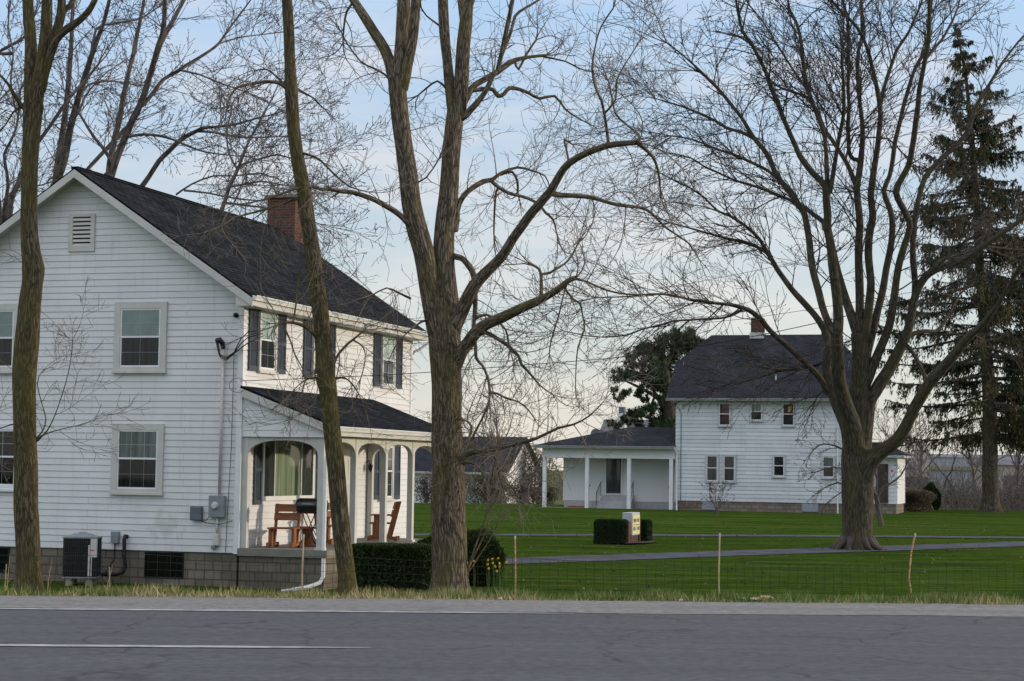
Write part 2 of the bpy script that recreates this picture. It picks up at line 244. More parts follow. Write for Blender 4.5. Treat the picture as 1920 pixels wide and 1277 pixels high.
# ------------------------------------------------------------------ mesh tools
class MB:
    def __init__(s, M=None): s.v = []; s.f = []; s.uv = []; s.M = M
    def add(s, vs, fs, uvs=None):
        o = len(s.v)
        for p in vs: s.v.append(tuple(p))
        for i, fc in enumerate(fs):
            s.f.append(tuple(o+k for k in fc))
            if uvs: s.uv.append(uvs[i])
            else:
                P = [Vector(vs[k]) for k in fc]; n = (P[1]-P[0]).cross(P[-1]-P[0])
                ax = max(range(3), key=lambda a: abs(n[a]))
                s.uv.append([((q.y, q.z), (q.x, q.z), (q.x, q.y))[ax] for q in P])
        return s
    def box(s, x0, x1, y0, y1, z0, z1, M=None):
        vs = [(x, y, z) for x in (x0, x1) for y in (y0, y1) for z in (z0, z1)]
        fs = [(0, 1, 3, 2), (4, 6, 7, 5), (0, 4, 5, 1), (2, 3, 7, 6), (0, 2, 6, 4), (1, 5, 7, 3)]
        if M is not None: vs = [tuple(M @ Vector(q)) for q in vs]
        return s.add(vs, fs)
    def poly(s, pts, uv=None): return s.add(pts, [tuple(range(len(pts)))], [uv] if uv else None)
    def prism(s, pts, d):       # pts a planar loop, extruded along vector d
        n = len(pts); d = Vector(d); a = [Vector(p) for p in pts]; b = [p+d for p in a]
        fs = [tuple(range(n)), tuple(reversed(range(n, 2*n)))] + [(i, n+i, n+(i+1) % n, (i+1) % n) for i in range(n)]
        return s.add([tuple(p) for p in a+b], [tuple(reversed(fs[0])), tuple(reversed(fs[1]))] + [tuple(q) for q in fs[2:]])
    def slab(s, a, b, c, d, th):  # roof slab: a,b eave; c,d ridge (loop a b c d); uv in metres
        a, b, c, d = map(Vector, (a, b, c, d)); n = (b-a).cross(d-a).normalized()
        if n.z < 0: n = -n
        ex = (b-a).normalized(); ey = (d-a)-ex*(d-a).dot(ex); ey.normalize()
        uv = [((q-a).dot(ex), (q-a).dot(ey)) for q in (a, b, c, d)]
        lo_ = [q-n*th for q in (a, b, c, d)]
        return s.add([tuple(q) for q in (a, b, c, d)]+[tuple(q) for q in lo_], [(0, 1, 2, 3), (7, 6, 5, 4), (0, 4, 5, 1), (1, 5, 6, 2), (2, 6, 7, 3), (3, 7, 4, 0)],
                     [uv, uv[::-1], [(0, 0)]*4, [(0, 0)]*4, [(0, 0)]*4, [(0, 0)]*4])
    def tube(s, pts, rs, n=8, cap=True):
        P = [Vector(p) for p in pts]
        if not hasattr(rs, '__len__'): rs = [rs]*len(P)
        o = len(s.v); up = Vector((0, 0, 1)); L_ = 0
        T = (P[1]-P[0]).normalized(); A = T.cross(up if abs(T.z) < .9 else Vector((1, 0, 0))).normalized()
        for i, p in enumerate(P):
            T = (P[min(i+1, len(P)-1)]-P[max(i-1, 0)]).normalized(); A = (A-T*A.dot(T)).normalized(); B = T.cross(A)
            for k in range(n):
                q = 2*math.pi*k/n; s.v.append(tuple(p+(A*math.cos(q)+B*math.sin(q))*rs[i]))
        for i in range(len(P)-1):
            for k in range(n):
                s.f.append((o+i*n+k, o+i*n+(k+1) % n, o+(i+1)*n+(k+1) % n, o+(i+1)*n+k)); s.uv.append([(k/n, i), ((k+1)/n, i), ((k+1)/n, i+1), (k/n, i+1)])
        if cap:
            s.f.append(tuple(o+k for k in reversed(range(n)))); s.uv.append([(0, 0)]*n)
            e = o+(len(P)-1)*n; s.f.append(tuple(e+k for k in range(n))); s.uv.append([(0, 0)]*n)
        return s
    def lathe(s, prof, n=16, M=None):  # prof (r, z)
        o = len(s.v); M = M or Matrix()
        for r, z in prof:
            for k in range(n):
                q = 2*math.pi*k/n; s.v.append(tuple(M @ Vector((r*math.cos(q), r*math.sin(q), z))))
        for i in range(len(prof)-1):
            for k in range(n):
                s.f.append((o+i*n+k, o+i*n+(k+1) % n, o+(i+1)*n+(k+1) % n, o+(i+1)*n+k)); s.uv.append([(0, 0)]*4)
        return s
    def build(s, name, mat, parent=None, smooth=False, bevel=0):
        me = bpy.data.meshes.new(name); me.from_pydata(s.v, [], s.f)
        uvl = me.uv_layers.new(name='uv'); flat = [c for f_ in s.uv for q in f_ for c in q]; uvl.data.foreach_set('uv', flat)
        if smooth: me.polygons.foreach_set('use_smooth', [True]*len(me.polygons))
        me.materials.append(MATS[mat]); o = bpy.data.objects.new(name, me); COL.objects.link(o)
        if parent: o.parent = parent
        if bevel:
            b = o.modifiers.new('bevel', 'BEVEL'); b.width = bevel; b.segments = 2; b.limit_method = 'ANGLE'
        return o
def thing(name, label, cat, loc=(0, 0, 0), rz=0, group=None):
    o = bpy.data.objects.new(name, None); COL.objects.link(o); o.location = loc; o.rotation_euler = (0, 0, rz); o.empty_display_size = .2
    return tag(o, label, cat, group)
def tag(o, label=None, cat=None, group=None, kind=None):
    if label: o['label'] = label
    if cat: o['category'] = cat
    if group: o['group'] = group
    if kind: o['kind'] = kind
    return o
def nmesh(name, V, Fq, mat, parent=None, attrs=None, smooth=True):
    me = bpy.data.meshes.new(name); V = np.asarray(V, np.float32); Fq = np.asarray(Fq, np.int32)
    k = Fq.shape[1]; me.vertices.add(len(V)); me.vertices.foreach_set('co', V.ravel())
    me.loops.add(Fq.size); me.loops.foreach_set('vertex_index', Fq.ravel())
    me.polygons.add(len(Fq)); me.polygons.foreach_set('loop_start', np.arange(0, Fq.size, k, dtype=np.int32))
    me.update(calc_edges=True)
    if smooth: me.polygons.foreach_set('use_smooth', np.ones(len(Fq), bool))
    for an, (typ, dat) in (attrs or {}).items():
        a = me.attributes.new(an, typ, 'POINT'); a.data.foreach_set('vector' if typ == 'FLOAT_VECTOR' else 'value', np.asarray(dat, np.float32).ravel())
    me.materials.append(MATS[mat]); o = bpy.data.objects.new(name, me); COL.objects.link(o)
    if parent: o.parent = parent
    return o
def tubes(name, lines, sides, mat, parent=None, org=(0, 0, 0), lump=0, seed=1):
    """lines: list of (pts (k,3), rad (k,)) -> one mesh with a 'bark' attribute"""
    VV = []; FF = []; BB = []; o = 0; rng = np.random.RandomState(seed); org = np.array(org)
    ang = np.arange(sides)*2*np.pi/sides; ca, sa = np.cos(ang), np.sin(ang)
    for pts, rad in lines:
        P = np.asarray(pts, float); r = np.asarray(rad, float); k = len(P)
        if k < 2: continue
        T = np.gradient(P, axis=0); T /= np.linalg.norm(T, axis=1)[:, None]+1e-9
        ref = np.array([0.31, .95, .05]) if abs(T[:, 1]).max() < .9 else np.array([1., .1, .1])
        A = np.cross(T, ref); A /= np.linalg.norm(A, axis=1)[:, None]+1e-9; B = np.cross(T, A)
        rr = np.repeat(r[:, None], sides, 1)
        s = np.concatenate([[0], np.cumsum(np.linalg.norm(np.diff(P, axis=0), axis=1))])
        if lump:
            ph = rng.rand(6)*6.28
            rr = rr*(1+lump*(np.sin(ang*3+ph[0]+s[:, None]*.7)*.5+np.sin(ang*2+ph[1]-s[:, None]*1.9)*.5+np.sin(ang+ph[2]+s[:, None]*3.3)*.5+.6*np.sin(ang*5+ph[3]+s[:, None]*5)))
        v = P[:, None, :]+(A[:, None, :]*ca[None, :, None]+B[:, None, :]*sa[None, :, None])*rr[:, :, None]
        VV.append(v.reshape(-1, 3))
        rm = r.mean(); b = np.stack([np.repeat(ca[None]*rm, k, 0), np.repeat(sa[None]*rm, k, 0), np.repeat(s[:, None], sides, 1)], -1)+rng.rand(3)*5
        BB.append(b.reshape(-1, 3))
        i = np.arange(k-1)[:, None]*sides+o; j = np.arange(sides)[None]; j2 = (j+1) % sides
        FF.append(np.stack([i+j, i+j2, i+sides+j2, i+sides+j], -1).reshape(-1, 4)); o += k*sides
    if not VV: return None
    return nmesh(name, np.concatenate(VV)-org, np.concatenate(FF), mat, parent, {'bark': ('FLOAT_VECTOR', np.concatenate(BB))})
def leaves(name, C, D, Wd, Ln, mat, parent=None, org=(0, 0, 0), seed=3, rnd=None):
    """narrow quads centred at C along D"""
    rng = np.random.RandomState(seed); n = len(C); C = np.asarray(C)-np.array(org); D = np.asarray(D); D = D/(np.linalg.norm(D, axis=1)[:, None]+1e-9)
    X = rng.randn(n, 3); X -= D*(X*D).sum(1)[:, None]; X /= np.linalg.norm(X, axis=1)[:, None]+1e-9
    Wd = np.broadcast_to(Wd, n)[:, None]; Ln = np.broadcast_to(Ln, n)[:, None]
    V = np.stack([C-D*Ln*.5-X*Wd*.25, C-D*Ln*.1+X*Wd*.5, C+D*Ln*.5, C-D*Ln*.1-X*Wd*.5], 1).reshape(-1, 3)
    r = rng.rand(n) if rnd is None else rnd
    return nmesh(name, V, np.arange(4*n).reshape(-1, 4), mat, parent, {'rnd': ('FLOAT', np.repeat(r, 4))}, smooth=False)
# ------------------------------------------------------------------ ground, roads
def groundmat():
    m, t, b = newmat('lawn'); tc = nd(t, 'ShaderNodeTexCoord'); g = nd(t, 'ShaderNodeNewGeometry')
    def noise(scale, st, det=4):
        mp = nd(t, 'ShaderNodeMapping'); mp.inputs['Scale'].default_value = st; t.links.new(g.outputs['Position'], mp.inputs[0])
        n = nd(t, 'ShaderNodeTexNoise', i_Scale=scale, i_Detail=det, i_Roughness=.6); t.links.new(mp.outputs[0], n.inputs[0]); return n
    n1 = noise(.35, (.35, 1, 1), 5); n2 = noise(5, (.5, 1, 1), 6); n3 = noise(1.1, (.18, 1.6, 1), 4); n4 = noise(60, (1, 1, 1), 2)
    a = nd(t, 'ShaderNodeMixRGB'); a.inputs[1].default_value = (.022, .049, .007, 1); a.inputs[2].default_value = (.062, .104, .017, 1)
    r = nd(t, 'ShaderNodeMapRange', i_1=.35, i_2=.66); t.links.new(n3.outputs[0], r.inputs[0]); t.links.new(r.outputs[0], a.inputs[0])
    a2 = nd(t, 'ShaderNodeMixRGB'); a2.inputs[2].default_value = (.070, .092, .016, 1); r2 = nd(t, 'ShaderNodeMapRange', i_1=.5, i_2=.75, i_4=.6); t.links.new(n1.outputs[0], r2.inputs[0]); t.links.new(r2.outputs[0], a2.inputs[0]); t.links.new(a.outputs[0], a2.inputs[1])
    a3 = nd(t, 'ShaderNodeMixRGB', blend_type='MULTIPLY'); a3.inputs[0].default_value = 1; r3 = nd(t, 'ShaderNodeMapRange', i_1=.3, i_2=.7, i_3=.65, i_4=1.3); t.links.new(n2.outputs[0], r3.inputs[0]); t.links.new(a2.outputs[0], a3.inputs[1]); t.links.new(r3.outputs[0], a3.inputs[2])
    n7 = noise(.9, (.25, 1, 1), 6); r7 = nd(t, 'ShaderNodeMapRange', i_1=.54, i_2=.72, i_4=.55); t.links.new(n7.outputs[0], r7.inputs[0])
    a3b = nd(t, 'ShaderNodeMixRGB'); a3b.inputs[2].default_value = (.095, .10, .028, 1); t.links.new(r7.outputs[0], a3b.inputs[0]); t.links.new(a3.outputs[0], a3b.inputs[1])
    n8 = noise(14, (.6, 1, 1), 3); r8 = nd(t, 'ShaderNodeMapRange', i_1=.66, i_2=.72, i_4=.6); t.links.new(n8.outputs[0], r8.inputs[0])
    a3c = nd(t, 'ShaderNodeMixRGB'); a3c.inputs[2].default_value = (.16, .12, .07, 1); t.links.new(r8.outputs[0], a3c.inputs[0]); t.links.new(a3b.outputs[0], a3c.inputs[1]); a3 = a3c
    # far fields: paler, straw coloured
    sp = nd(t, 'ShaderNodeSeparateXYZ'); t.links.new(g.outputs['Position'], sp.inputs[0])
    r4 = nd(t, 'ShaderNodeMapRange', i_1=118., i_2=150.); t.links.new(sp.outputs['Y'], r4.inputs[0])
    a4 = nd(t, 'ShaderNodeMixRGB'); fc = nd(t, 'ShaderNodeMixRGB'); fc.inputs[1].default_value = (.10, .135, .045, 1); fc.inputs[2].default_value = (.17, .14, .09, 1)
    n5 = noise(.03, (.3, 1, 1), 4); r5 = nd(t, 'ShaderNodeMapRange', i_1=.45, i_2=.6); t.links.new(n5.outputs[0], r5.inputs[0]); t.links.new(r5.outputs[0], fc.inputs[0])
    t.links.new(r4.outputs[0], a4.inputs[0]); t.links.new(a3.outputs[0], a4.inputs[1]); t.links.new(fc.outputs[0], a4.inputs[2])
    # bare soil near the verge
    t.links.new(a4.outputs[0], b.inputs['Base Color']); b.inputs['Roughness'].default_value = 1; b.inputs['Specular IOR Level'].default_value = .0
    bp = nd(t, 'ShaderNodeBump', i_Strength=.7, i_Distance=.05); t.links.new(n4.outputs[0], bp.inputs['Height']); t.links.new(bp.outputs[0], b.inputs['Normal']); MATS['lawn'] = m
groundmat()
def roadmat(name, c1, c2, crack, crk=1.0, edgec=None):
    m, t, b = newmat(name); g = nd(t, 'ShaderNodeNewGeometry')
    def mapped(st, rot=0):
        mp = nd(t, 'ShaderNodeMapping'); mp.inputs['Scale'].default_value = st; mp.inputs['Rotation'].default_value = (0, 0, -RA); t.links.new(g.outputs['Position'], mp.inputs[0]); return mp
    m1 = mapped((.12, 1.3, 1)); n1 = nd(t, 'ShaderNodeTexNoise', i_Scale=1.4, i_Detail=6, i_Roughness=.6); t.links.new(m1.outputs[0], n1.inputs[0])
    m2 = mapped((1, 1, 1)); n2 = nd(t, 'ShaderNodeTexNoise', i_Scale=70, i_Detail=3); t.links.new(m2.outputs[0], n2.inputs[0])
    n2b = nd(t, 'ShaderNodeTexNoise', i_Scale=9, i_Detail=5); t.links.new(m2.outputs[0], n2b.inputs[0])
    mx = nd(t, 'ShaderNodeMixRGB'); mx.inputs[1].default_value = (*c1, 1); mx.inputs[2].default_value = (*c2, 1); r = nd(t, 'ShaderNodeMapRange', i_1=.3, i_2=.7); t.links.new(n1.outputs[0], r.inputs[0]); t.links.new(r.outputs[0], mx.inputs[0])
    mm = nd(t, 'ShaderNodeMath', operation='MULTIPLY'); t.links.new(n2.outputs[0], mm.inputs[0]); t.links.new(n2b.outputs[0], mm.inputs[1])
    r3 = nd(t, 'ShaderNodeMapRange', i_1=.12, i_2=.4, i_3=.62, i_4=1.35); t.links.new(mm.outputs[0], r3.inputs[0])
    mu = nd(t, 'ShaderNodeMixRGB', blend_type='MULTIPLY'); mu.inputs[0].default_value = 1; t.links.new(mx.outputs[0], mu.inputs[1]); t.links.new(r3.outputs[0], mu.inputs[2])
    n3 = nd(t, 'ShaderNodeTexNoise', i_Scale=1.2, i_Detail=5); t.links.new(m2.outputs[0], n3.inputs[0])
    ad = nd(t, 'ShaderNodeMixRGB', blend_type='ADD'); ad.inputs[0].default_value = .9; t.links.new(m2.outputs[0], ad.inputs[1]); t.links.new(n3.outputs['Color'], ad.inputs[2])
    v = nd(t, 'ShaderNodeTexVoronoi', feature='DISTANCE_TO_EDGE', i_Scale=.55*crk); t.links.new(ad.outputs[0], v.inputs[0])
    rc = nd(t, 'ShaderNodeMapRange', i_1=.004, i_2=.018, i_3=1., i_4=0.); t.links.new(v.outputs['Distance'], rc.inputs[0])
    n6 = nd(t, 'ShaderNodeTexNoise', i_Scale=.7, i_Detail=3); t.links.new(m2.outputs[0], n6.inputs[0]); r6 = nd(t, 'ShaderNodeMapRange', i_1=.43, i_2=.55, i_4=.9); t.links.new(n6.outputs[0], r6.inputs[0])
    mk = nd(t, 'ShaderNodeMath', operation='MULTIPLY'); t.links.new(rc.outputs[0], mk.inputs[0]); t.links.new(r6.outputs[0], mk.inputs[1])
    cx = nd(t, 'ShaderNodeMixRGB'); cx.inputs[2].default_value = (*crack, 1); t.links.new(mk.outputs[0], cx.inputs[0]); t.links.new(mu.outputs[0], cx.inputs[1])
    t.links.new(cx.outputs[0], b.inputs['Base Color']); b.inputs['Roughness'].default_value = .85; b.inputs['Specular IOR Level'].default_value = .25
    bp = nd(t, 'ShaderNodeBump', i_Strength=.5, i_Distance=.008); t.links.new(n2.outputs[0], bp.inputs['Height']); t.links.new(bp.outputs[0], b.inputs['Normal']); MATS[name] = m
roadmat('asphalt', (.056, .058, .064), (.079, .081, .088), (.030, .031, .035))
roadmat('shoulder', (.140, .134, .127), (.205, .196, .187), (.12, .115, .11), 1.6)
def paintmat():
    m, t, b = newmat('road_paint'); g = nd(t, 'ShaderNodeNewGeometry')
    mp = nd(t, 'ShaderNodeMapping'); mp.inputs['Scale'].default_value = (.6, 2, 1); t.links.new(g.outputs['Position'], mp.inputs[0])
    n = nd(t, 'ShaderNodeTexNoise', i_Scale=6, i_Detail=7, i_Roughness=.7); t.links.new(mp.outputs[0], n.inputs[0]); r = nd(t, 'ShaderNodeMapRange', i_1=.38, i_2=.6); t.links.new(n.outputs[0], r.inputs[0])
    mx = nd(t, 'ShaderNodeMixRGB'); mx.inputs[1].default_value = (.43, .43, .43, 1); mx.inputs[2].default_value = (.20, .205, .215, 1); t.links.new(r.outputs[0], mx.inputs[0]); t.links.new(mx.outputs[0], b.inputs['Base Color']); b.inputs['Roughness'].default_value = .8; MATS['road_paint'] = m
paintmat()
def sd2(s, d): return (RT.x*s+RN.x*d, RT.y*s+RN.y*d)
def sheet(name, ss, ds, zf, mat, kind='structure'):
    V = []; 
    for d in ds:
        for s in ss:
            x, y = sd2(s, d); V.append((x, y, zf(s, d)))
    n = len(ss); Fq = [(i*n+j, i*n+j+1, (i+1)*n+j+1, (i+1)*n+j) for i in range(len(ds)-1) for j in range(n-1)]
    o = nmesh(name, V, Fq, mat); return tag(o, kind=kind)
rnd = random.Random(7)
ss = [-3000, -800, -250, -100]+list(np.arange(-60, 61, 3.0))+[100, 250, 800, 3000]
def gzf(s, d):
    base = float(np.interp(d, GD, GZ)); 
    if d < 22.95: return base-.03
    if 24 < d < 40 and abs(s) < 90: base += .02*math.sin(s*.9+d*.5)*min(1, (d-24)/4)
    return base
sheet('ground', ss, [-60, 0, 10, 22.9, 23.1, 23.3, 24, 25, 26.5, 28, 29.5, 31, 33, 35, 38, 41, 45, 50, 55, 60, 65, 70, 75, 80, 85, 90, 96, 102, 108, 114, 120, 128, 135, 160, 200, 300, 400, 800, 1600, 4000], gzf, 'lawn')
sr = [-400, -100]+list(np.arange(-40, 41, .25))+[100, 400]
sheet('road', [-400, -60, -20, 0, 20, 60, 400], [5, 21.6], lambda s, d: 0.0, 'asphalt')
def jag(s, a, k): return a*(math.sin(s*1.3*k)+.6*math.sin(s*3.1*k+1)+.4*math.sin(s*7.7*k+2)+.3*math.sin(s*17*k))
V = []; 
for s in sr:
    e0 = 21.12+.05*jag(s, 1, 1)-.35*max(0, min(1, (1.0-s)/2))*0; e1 = 23.05+.04*jag(s, 1, 1.7)
    V += [(*sd2(s, e0), .004), (*sd2(s, e1), .006)]
o = nmesh('shoulder', V, [(2*i, 2*i+2, 2*i+3, 2*i+1) for i in range(len(sr)-1)], 'shoulder'); tag(o, kind='structure')
def stripe(name, d, w_, s0, s1, z):
    V = []; q = list(np.arange(s0, s1+.01, .12))
    for i, s in enumerate(q):
        f = 1.0
        if i > len(q)-10: f = (len(q)-i)/10
        V += [(*sd2(s, d-w_*.5*f+rnd.uniform(-.006, .006)), z), (*sd2(s, d+w_*.5*f+rnd.uniform(-.006, .006)), z)]
    return nmesh(name, V, [(2*i, 2*i+2, 2*i+3, 2*i+1) for i in range(len(q)-1)], 'road_paint')
tag(stripe('edge_line', 20.99, .15, -60, 2.4, .008), kind='structure')
tag(stripe('lane_line', 16.85, .17, -60, .2, .008), kind='structure')
# driveways following the lawn
def drive(name, pix, wid):
    P = [gnd(*p) for p in pix]; P = [Vector((p.x, p.y)) for p in P]
    Q = []
    for i in range(len(P)-1):
        for k in range(10):
            t_ = k/10; p0 = P[max(i-1, 0)]; p1 = P[i]; p2 = P[i+1]; p3 = P[min(i+2, len(P)-1)]
            Q.append(.5*((2*p1)+(-p0+p2)*t_+(2*p0-5*p1+4*p2-p3)*t_**2+(-p0+3*p1-3*p2+p3)*t_**3))
    V = []
    for i, p in enumerate(Q):
        T = (Q[min(i+1, len(Q)-1)]-Q[max(i-1, 0)]).normalized(); n = Vector((-T.y, T.x))
        for a in (-.5, -.17, .17, .5):
            q = p+n*(wid*a*(1+.03*math.sin(i*1.7+a*4))); V.append((q.x, q.y, gz(q.x, q.y)+.015))
    Fq = [(4*i+j, 4*i+4+j, 4*i+5+j, 4*i+1+j) for i in range(len(Q)-1) for j in range(3)]
    tag(nmesh(name, V, Fq, 'drive_asphalt'), kind='structure')
drive('driveway', [(560, 1060), (760, 1058), (930, 1053.5), (1080, 1048.5), (1300, 1040.5), (1480, 1034.5), (1600, 1031), (1760, 1025.5), (1920, 1020), (2120, 1013)], 2.1)
drive('driveway_far_loop', [(740, 1003), (930, 1003.3), (1100, 1003.8), (1300, 1004.3), (1600, 1006), (1920, 1008.5), (2150, 1010)], 1.3)
# verge grass
rs = np.random.RandomState(11); n = 70000
s_ = rs.uniform(-15, 16, n); d_ = 23.02+rs.beta(1.0, 2.2, n)*4.2; hh = rs.gamma(6, .027, n)*(1+.7*np.sin(s_*1.9+np.sin(s_*5))*.4)*np.clip((d_-22.9)/.5, .45, 1.35)
cl = (np.sin(s_*3.1+d_*2)+np.sin(s_*7.3-d_*4))*.25+.75; hh = np.minimum(hh*cl, .25)
zz = np.interp(d_, GD, GZ); X = RT.x*s_+RN.x*d_; Y = RT.y*s_+RN.y*d_
Ddir = np.stack([rs.randn(n)*.35, rs.randn(n)*.35, np.ones(n)], 1)
straw = np.clip(rs.beta(1.6, 2.3, n)+.22*np.sin(s_*.55+2)+np.where(d_ < 23.3, .30, -.05), 0, 1)
tag(leaves('verge_grass', np.stack([X, Y, zz+hh*.42], 1), Ddir, .014, hh, 'grass_verge', rnd=straw, seed=5), 'rough tufted grass with dead straw along the road shoulder', 'grass', kind='stuff')
n = 24000; s_ = rs.uniform(-16, 20, n); d_ = 27+rs.rand(n)**1.3*12; zz = np.interp(d_, GD, GZ); hh = rs.gamma(6, .009, n)
o = leaves('lawn_grass', np.stack([RT.x*s_+RN.x*d_, RT.y*s_+RN.y*d_, zz+hh*.4], 1), np.stack([rs.randn(n)*.4, rs.randn(n)*.4, np.ones(n)], 1), .02, hh, 'grass_verge', rnd=rs.beta(1.2, 5, n)*.5, seed=6)
tag(o, 'short green lawn grass growing behind the wire fence', 'grass', kind='stuff')
# ------------------------------------------------------------------ building pieces
def siding(mb, P, lim, z0, z1, e, out=.016):
    z = z0
    while z < z1-.01:
        zt = min(z+e, z1); a0, a1 = lim(z); b0, b1 = lim(zt)
        if a1-a0 > .02 or b1-b0 > .02:
            q = [P(a0, out, z), P(a1, out, z), P(b1, .004, zt), P(b0, .004, zt)]
            mb.add(q, [(0, 1, 2, 3)]); mb.add([P(a0, 0, z), P(a1, 0, z), P(a1, out, z), P(a0, out, z)], [(0, 1, 2, 3)])
            mb.add([P(a0, 0, z), P(a0, out, z), P(b0, .004, zt), P(b0, 0, zt)], [(0, 1, 2, 3)])
            mb.add([P(a1, 0, z), P(a1, out, z), P(b1, .004, zt), P(b1, 0, zt)], [(0, 1, 2, 3)])
        z = zt
Pg = lambda y0=0: (lambda a, o, z: (a, y0-o, z))      # faces -y, a = x
Ps = lambda x0=0: (lambda a, o, z: (x0+o, a, z))      # faces +x, a = y
def pbox(mb, P, a0, a1, o0, o1, z0, z1):
    vs = [P(a, o, z) for a in (a0, a1) for o in (o0, o1) for z in (z0, z1)]
    mb.add(vs, [(0, 1, 3, 2), (4, 6, 7, 5), (0, 4, 5, 1), (2, 3, 7, 6), (0, 2, 6, 4), (1, 5, 7, 3)])
def window(house, P, a0, a1, z0, z1, trim=.13, trimmat='cream_trim', sash='white_paint', top='blind', bot='curtain_dark', grid=(3, 2), sill=True, glass2='glass_screen', label=None, name='window', headtrim=None, off=.012):
    """a0..z1 = the opening inside the trim"""
    P0 = P; P = lambda a, o, z: P0(a, o+(off if o > 0 else 0), z)
    m = MB(); ht = headtrim or trim
    pbox(m, P, a0-trim, a0, 0, .055, z0-trim*.6, z1+ht); pbox(m, P, a1, a1+trim, 0, .055, z0-trim*.6, z1+ht); pbox(m, P, a0, a1, 0, .055, z1, z1+ht)
    f = m.build(name, trimmat, house, bevel=.004)
    if label: f['label'] = label
    if sill:
        m = MB(); pbox(m, P, a0-trim-.02, a1+trim+.02, .0, .085, z0-trim*.6-.05, z0-trim*.6); pbox(m, P, a0, a1, 0, .05, z0-trim*.6, z0); m.build('sill', trimmat, f)
    zm = (z0+z1)/2; st = .035
    m = MB()
    for (za, zb, o) in ((zm-.0, z1, .042), (z0, zm+.04, .034)):
        pbox(m, P, a0, a0+st, .02, o, za, zb); pbox(m, P, a1-st, a1, .02, o, za, zb); pbox(m, P, a0+st, a1-st, .02, o, zb-st, zb); pbox(m, P, a0+st, a1-st, .02, o, za, za+st)
    for gx in range(1, grid[0]):
        x = a0+(a1-a0)*gx/grid[0]; pbox(m, P, x-.007, x+.007, .022, .030, z0+st, zm-.001)
        pbox(m, P, x-.007, x+.007, .022, .032, zm+st+.001, z1-st)
    for half in ((z0, zm), (zm, z1)):
        for gy in range(1, grid[1]):
            z = half[0]+(half[1]-half[0])*gy/grid[1]; pbox(m, P, a0+st, a1-st, .022, .0295, z-.007, z+.007)
    m.build('sash', sash, f)
    m = MB(); m.poly([P(a0+st, .019, zm), P(a1-st, .019, zm), P(a1-st, .019, z1-st), P(a0+st, .019, z1-st)]); m.build('curtain', top, f)
    m = MB(); m.poly([P(a0+st, .0185, z0+st), P(a1-st, .0185, z0+st), P(a1-st, .0185, zm), P(a0+st, .0185, zm)]); m.build('curtain', bot, f)
    m = MB(); m.poly([P(a0+st, .0335, zm+st), P(a1-st, .0335, zm+st), P(a1-st, .0335, z1-st), P(a0+st, .0335, z1-st)]); m.build('pane', 'glass', f)
    m = MB(); m.poly([P(a0+st, .0315, z0+st), P(a1-st, .0315, z0+st), P(a1-st, .0315, zm), P(a0+st, .0315, zm)]); m.build('pane', glass2, f)
    return f
def shutter(house, P, a0, a1, z0, z1):
    m = MB(); w_ = .05
    pbox(m, P, a0, a0+w_, .02, .055, z0, z1); pbox(m, P, a1-w_, a1, .02, .055, z0, z1)
    zm = (z0+z1)/2
    for za, zb in ((z0, z0+.1), (zm-.035, zm+.035), (z1-.07, z1)): pbox(m, P, a0+w_, a1-w_, .02, .052, za, zb)
    for za, zb in ((z0+.1, zm-.035), (zm+.035, z1-.07)):
        z = za
        while z < zb-.02:
            m.add([P(a0+w_, .047, z), P(a1-w_, .047, z), P(a1-w_, .024, z+.036), P(a0+w_, .024, z+.036)], [(0, 1, 2, 3)])
            m.add([P(a0+w_, .024, z), P(a1-w_, .024, z), P(a1-w_, .047, z), P(a0+w_, .047, z)], [(0, 1, 2, 3)]); z += .036
    pbox(m, P, a0+w_, a1-w_, .018, .022, z0+.1, z1-.07)
    return m.build('shutter', 'shutter_blue', house)
AX = -R_(17.1)
# ------------------------------------------------------------------ near house
O1 = atY(446, 1037, 41.0)
h1 = thing('house', 'white clapboard two-storey house with dark shutters and arched side porch', 'house', (O1.x, O1.y, -1.1), AX)
Z = lambda z: z+1.1      # local z of a world height
LN = 10.62; WD = 8.0; EZ = Z(5.12); RZ = Z(8.12)
m = MB()
sl = (8.12-5.22)/4.35
def glim(z):
    ov = (z-Z(5.37))/sl
    return (-8.0+max(0, ov), -max(0, ov)) if ov > 0 else (-8.0, 0)
siding(m, Pg(), glim, Z(-.31), Z(8.03), .1422)
m.add([(-8, 0, Z(-.31)), (0, 0, Z(-.31)), (0, 0, EZ), (0, 0, Z(5.36)), (-4, 0, Z(8.03)), (-8, 0, Z(5.36)), (-8, 0, EZ)], [(0, 1, 2, 3, 4, 5, 6)])
siding(m, Ps(), lambda z: (0, LN), Z(-.31), Z(5.1), .1422)
m.box(-7.99, -.004, .004, LN, Z(-.31), EZ-.02)
m.add([(-8, LN, EZ), (0, LN, EZ), (-4, LN, Z(7.95))], [(0, 1, 2)])
m.build('wall', 'clapboard', h1)
m = MB()
m.box(-.10, .028, -.030, .0, Z(-.33), Z(5.06)); m.box(.0, .028, .0, .09, Z(-.33), Z(5.06)); m.box(-8.028, -7.9, -.030, 0, Z(-.33), Z(5.06)); m.box(0.001, .03, LN-.09, LN+.02, Z(-.31), Z(5.06))
m.build('corner_board', 'white_paint', h1)
m = MB(); m.box(-7.96, -.04, .03, LN-.03, -.4, Z(-.30)); m.build('foundation', 'block_wall', h1)
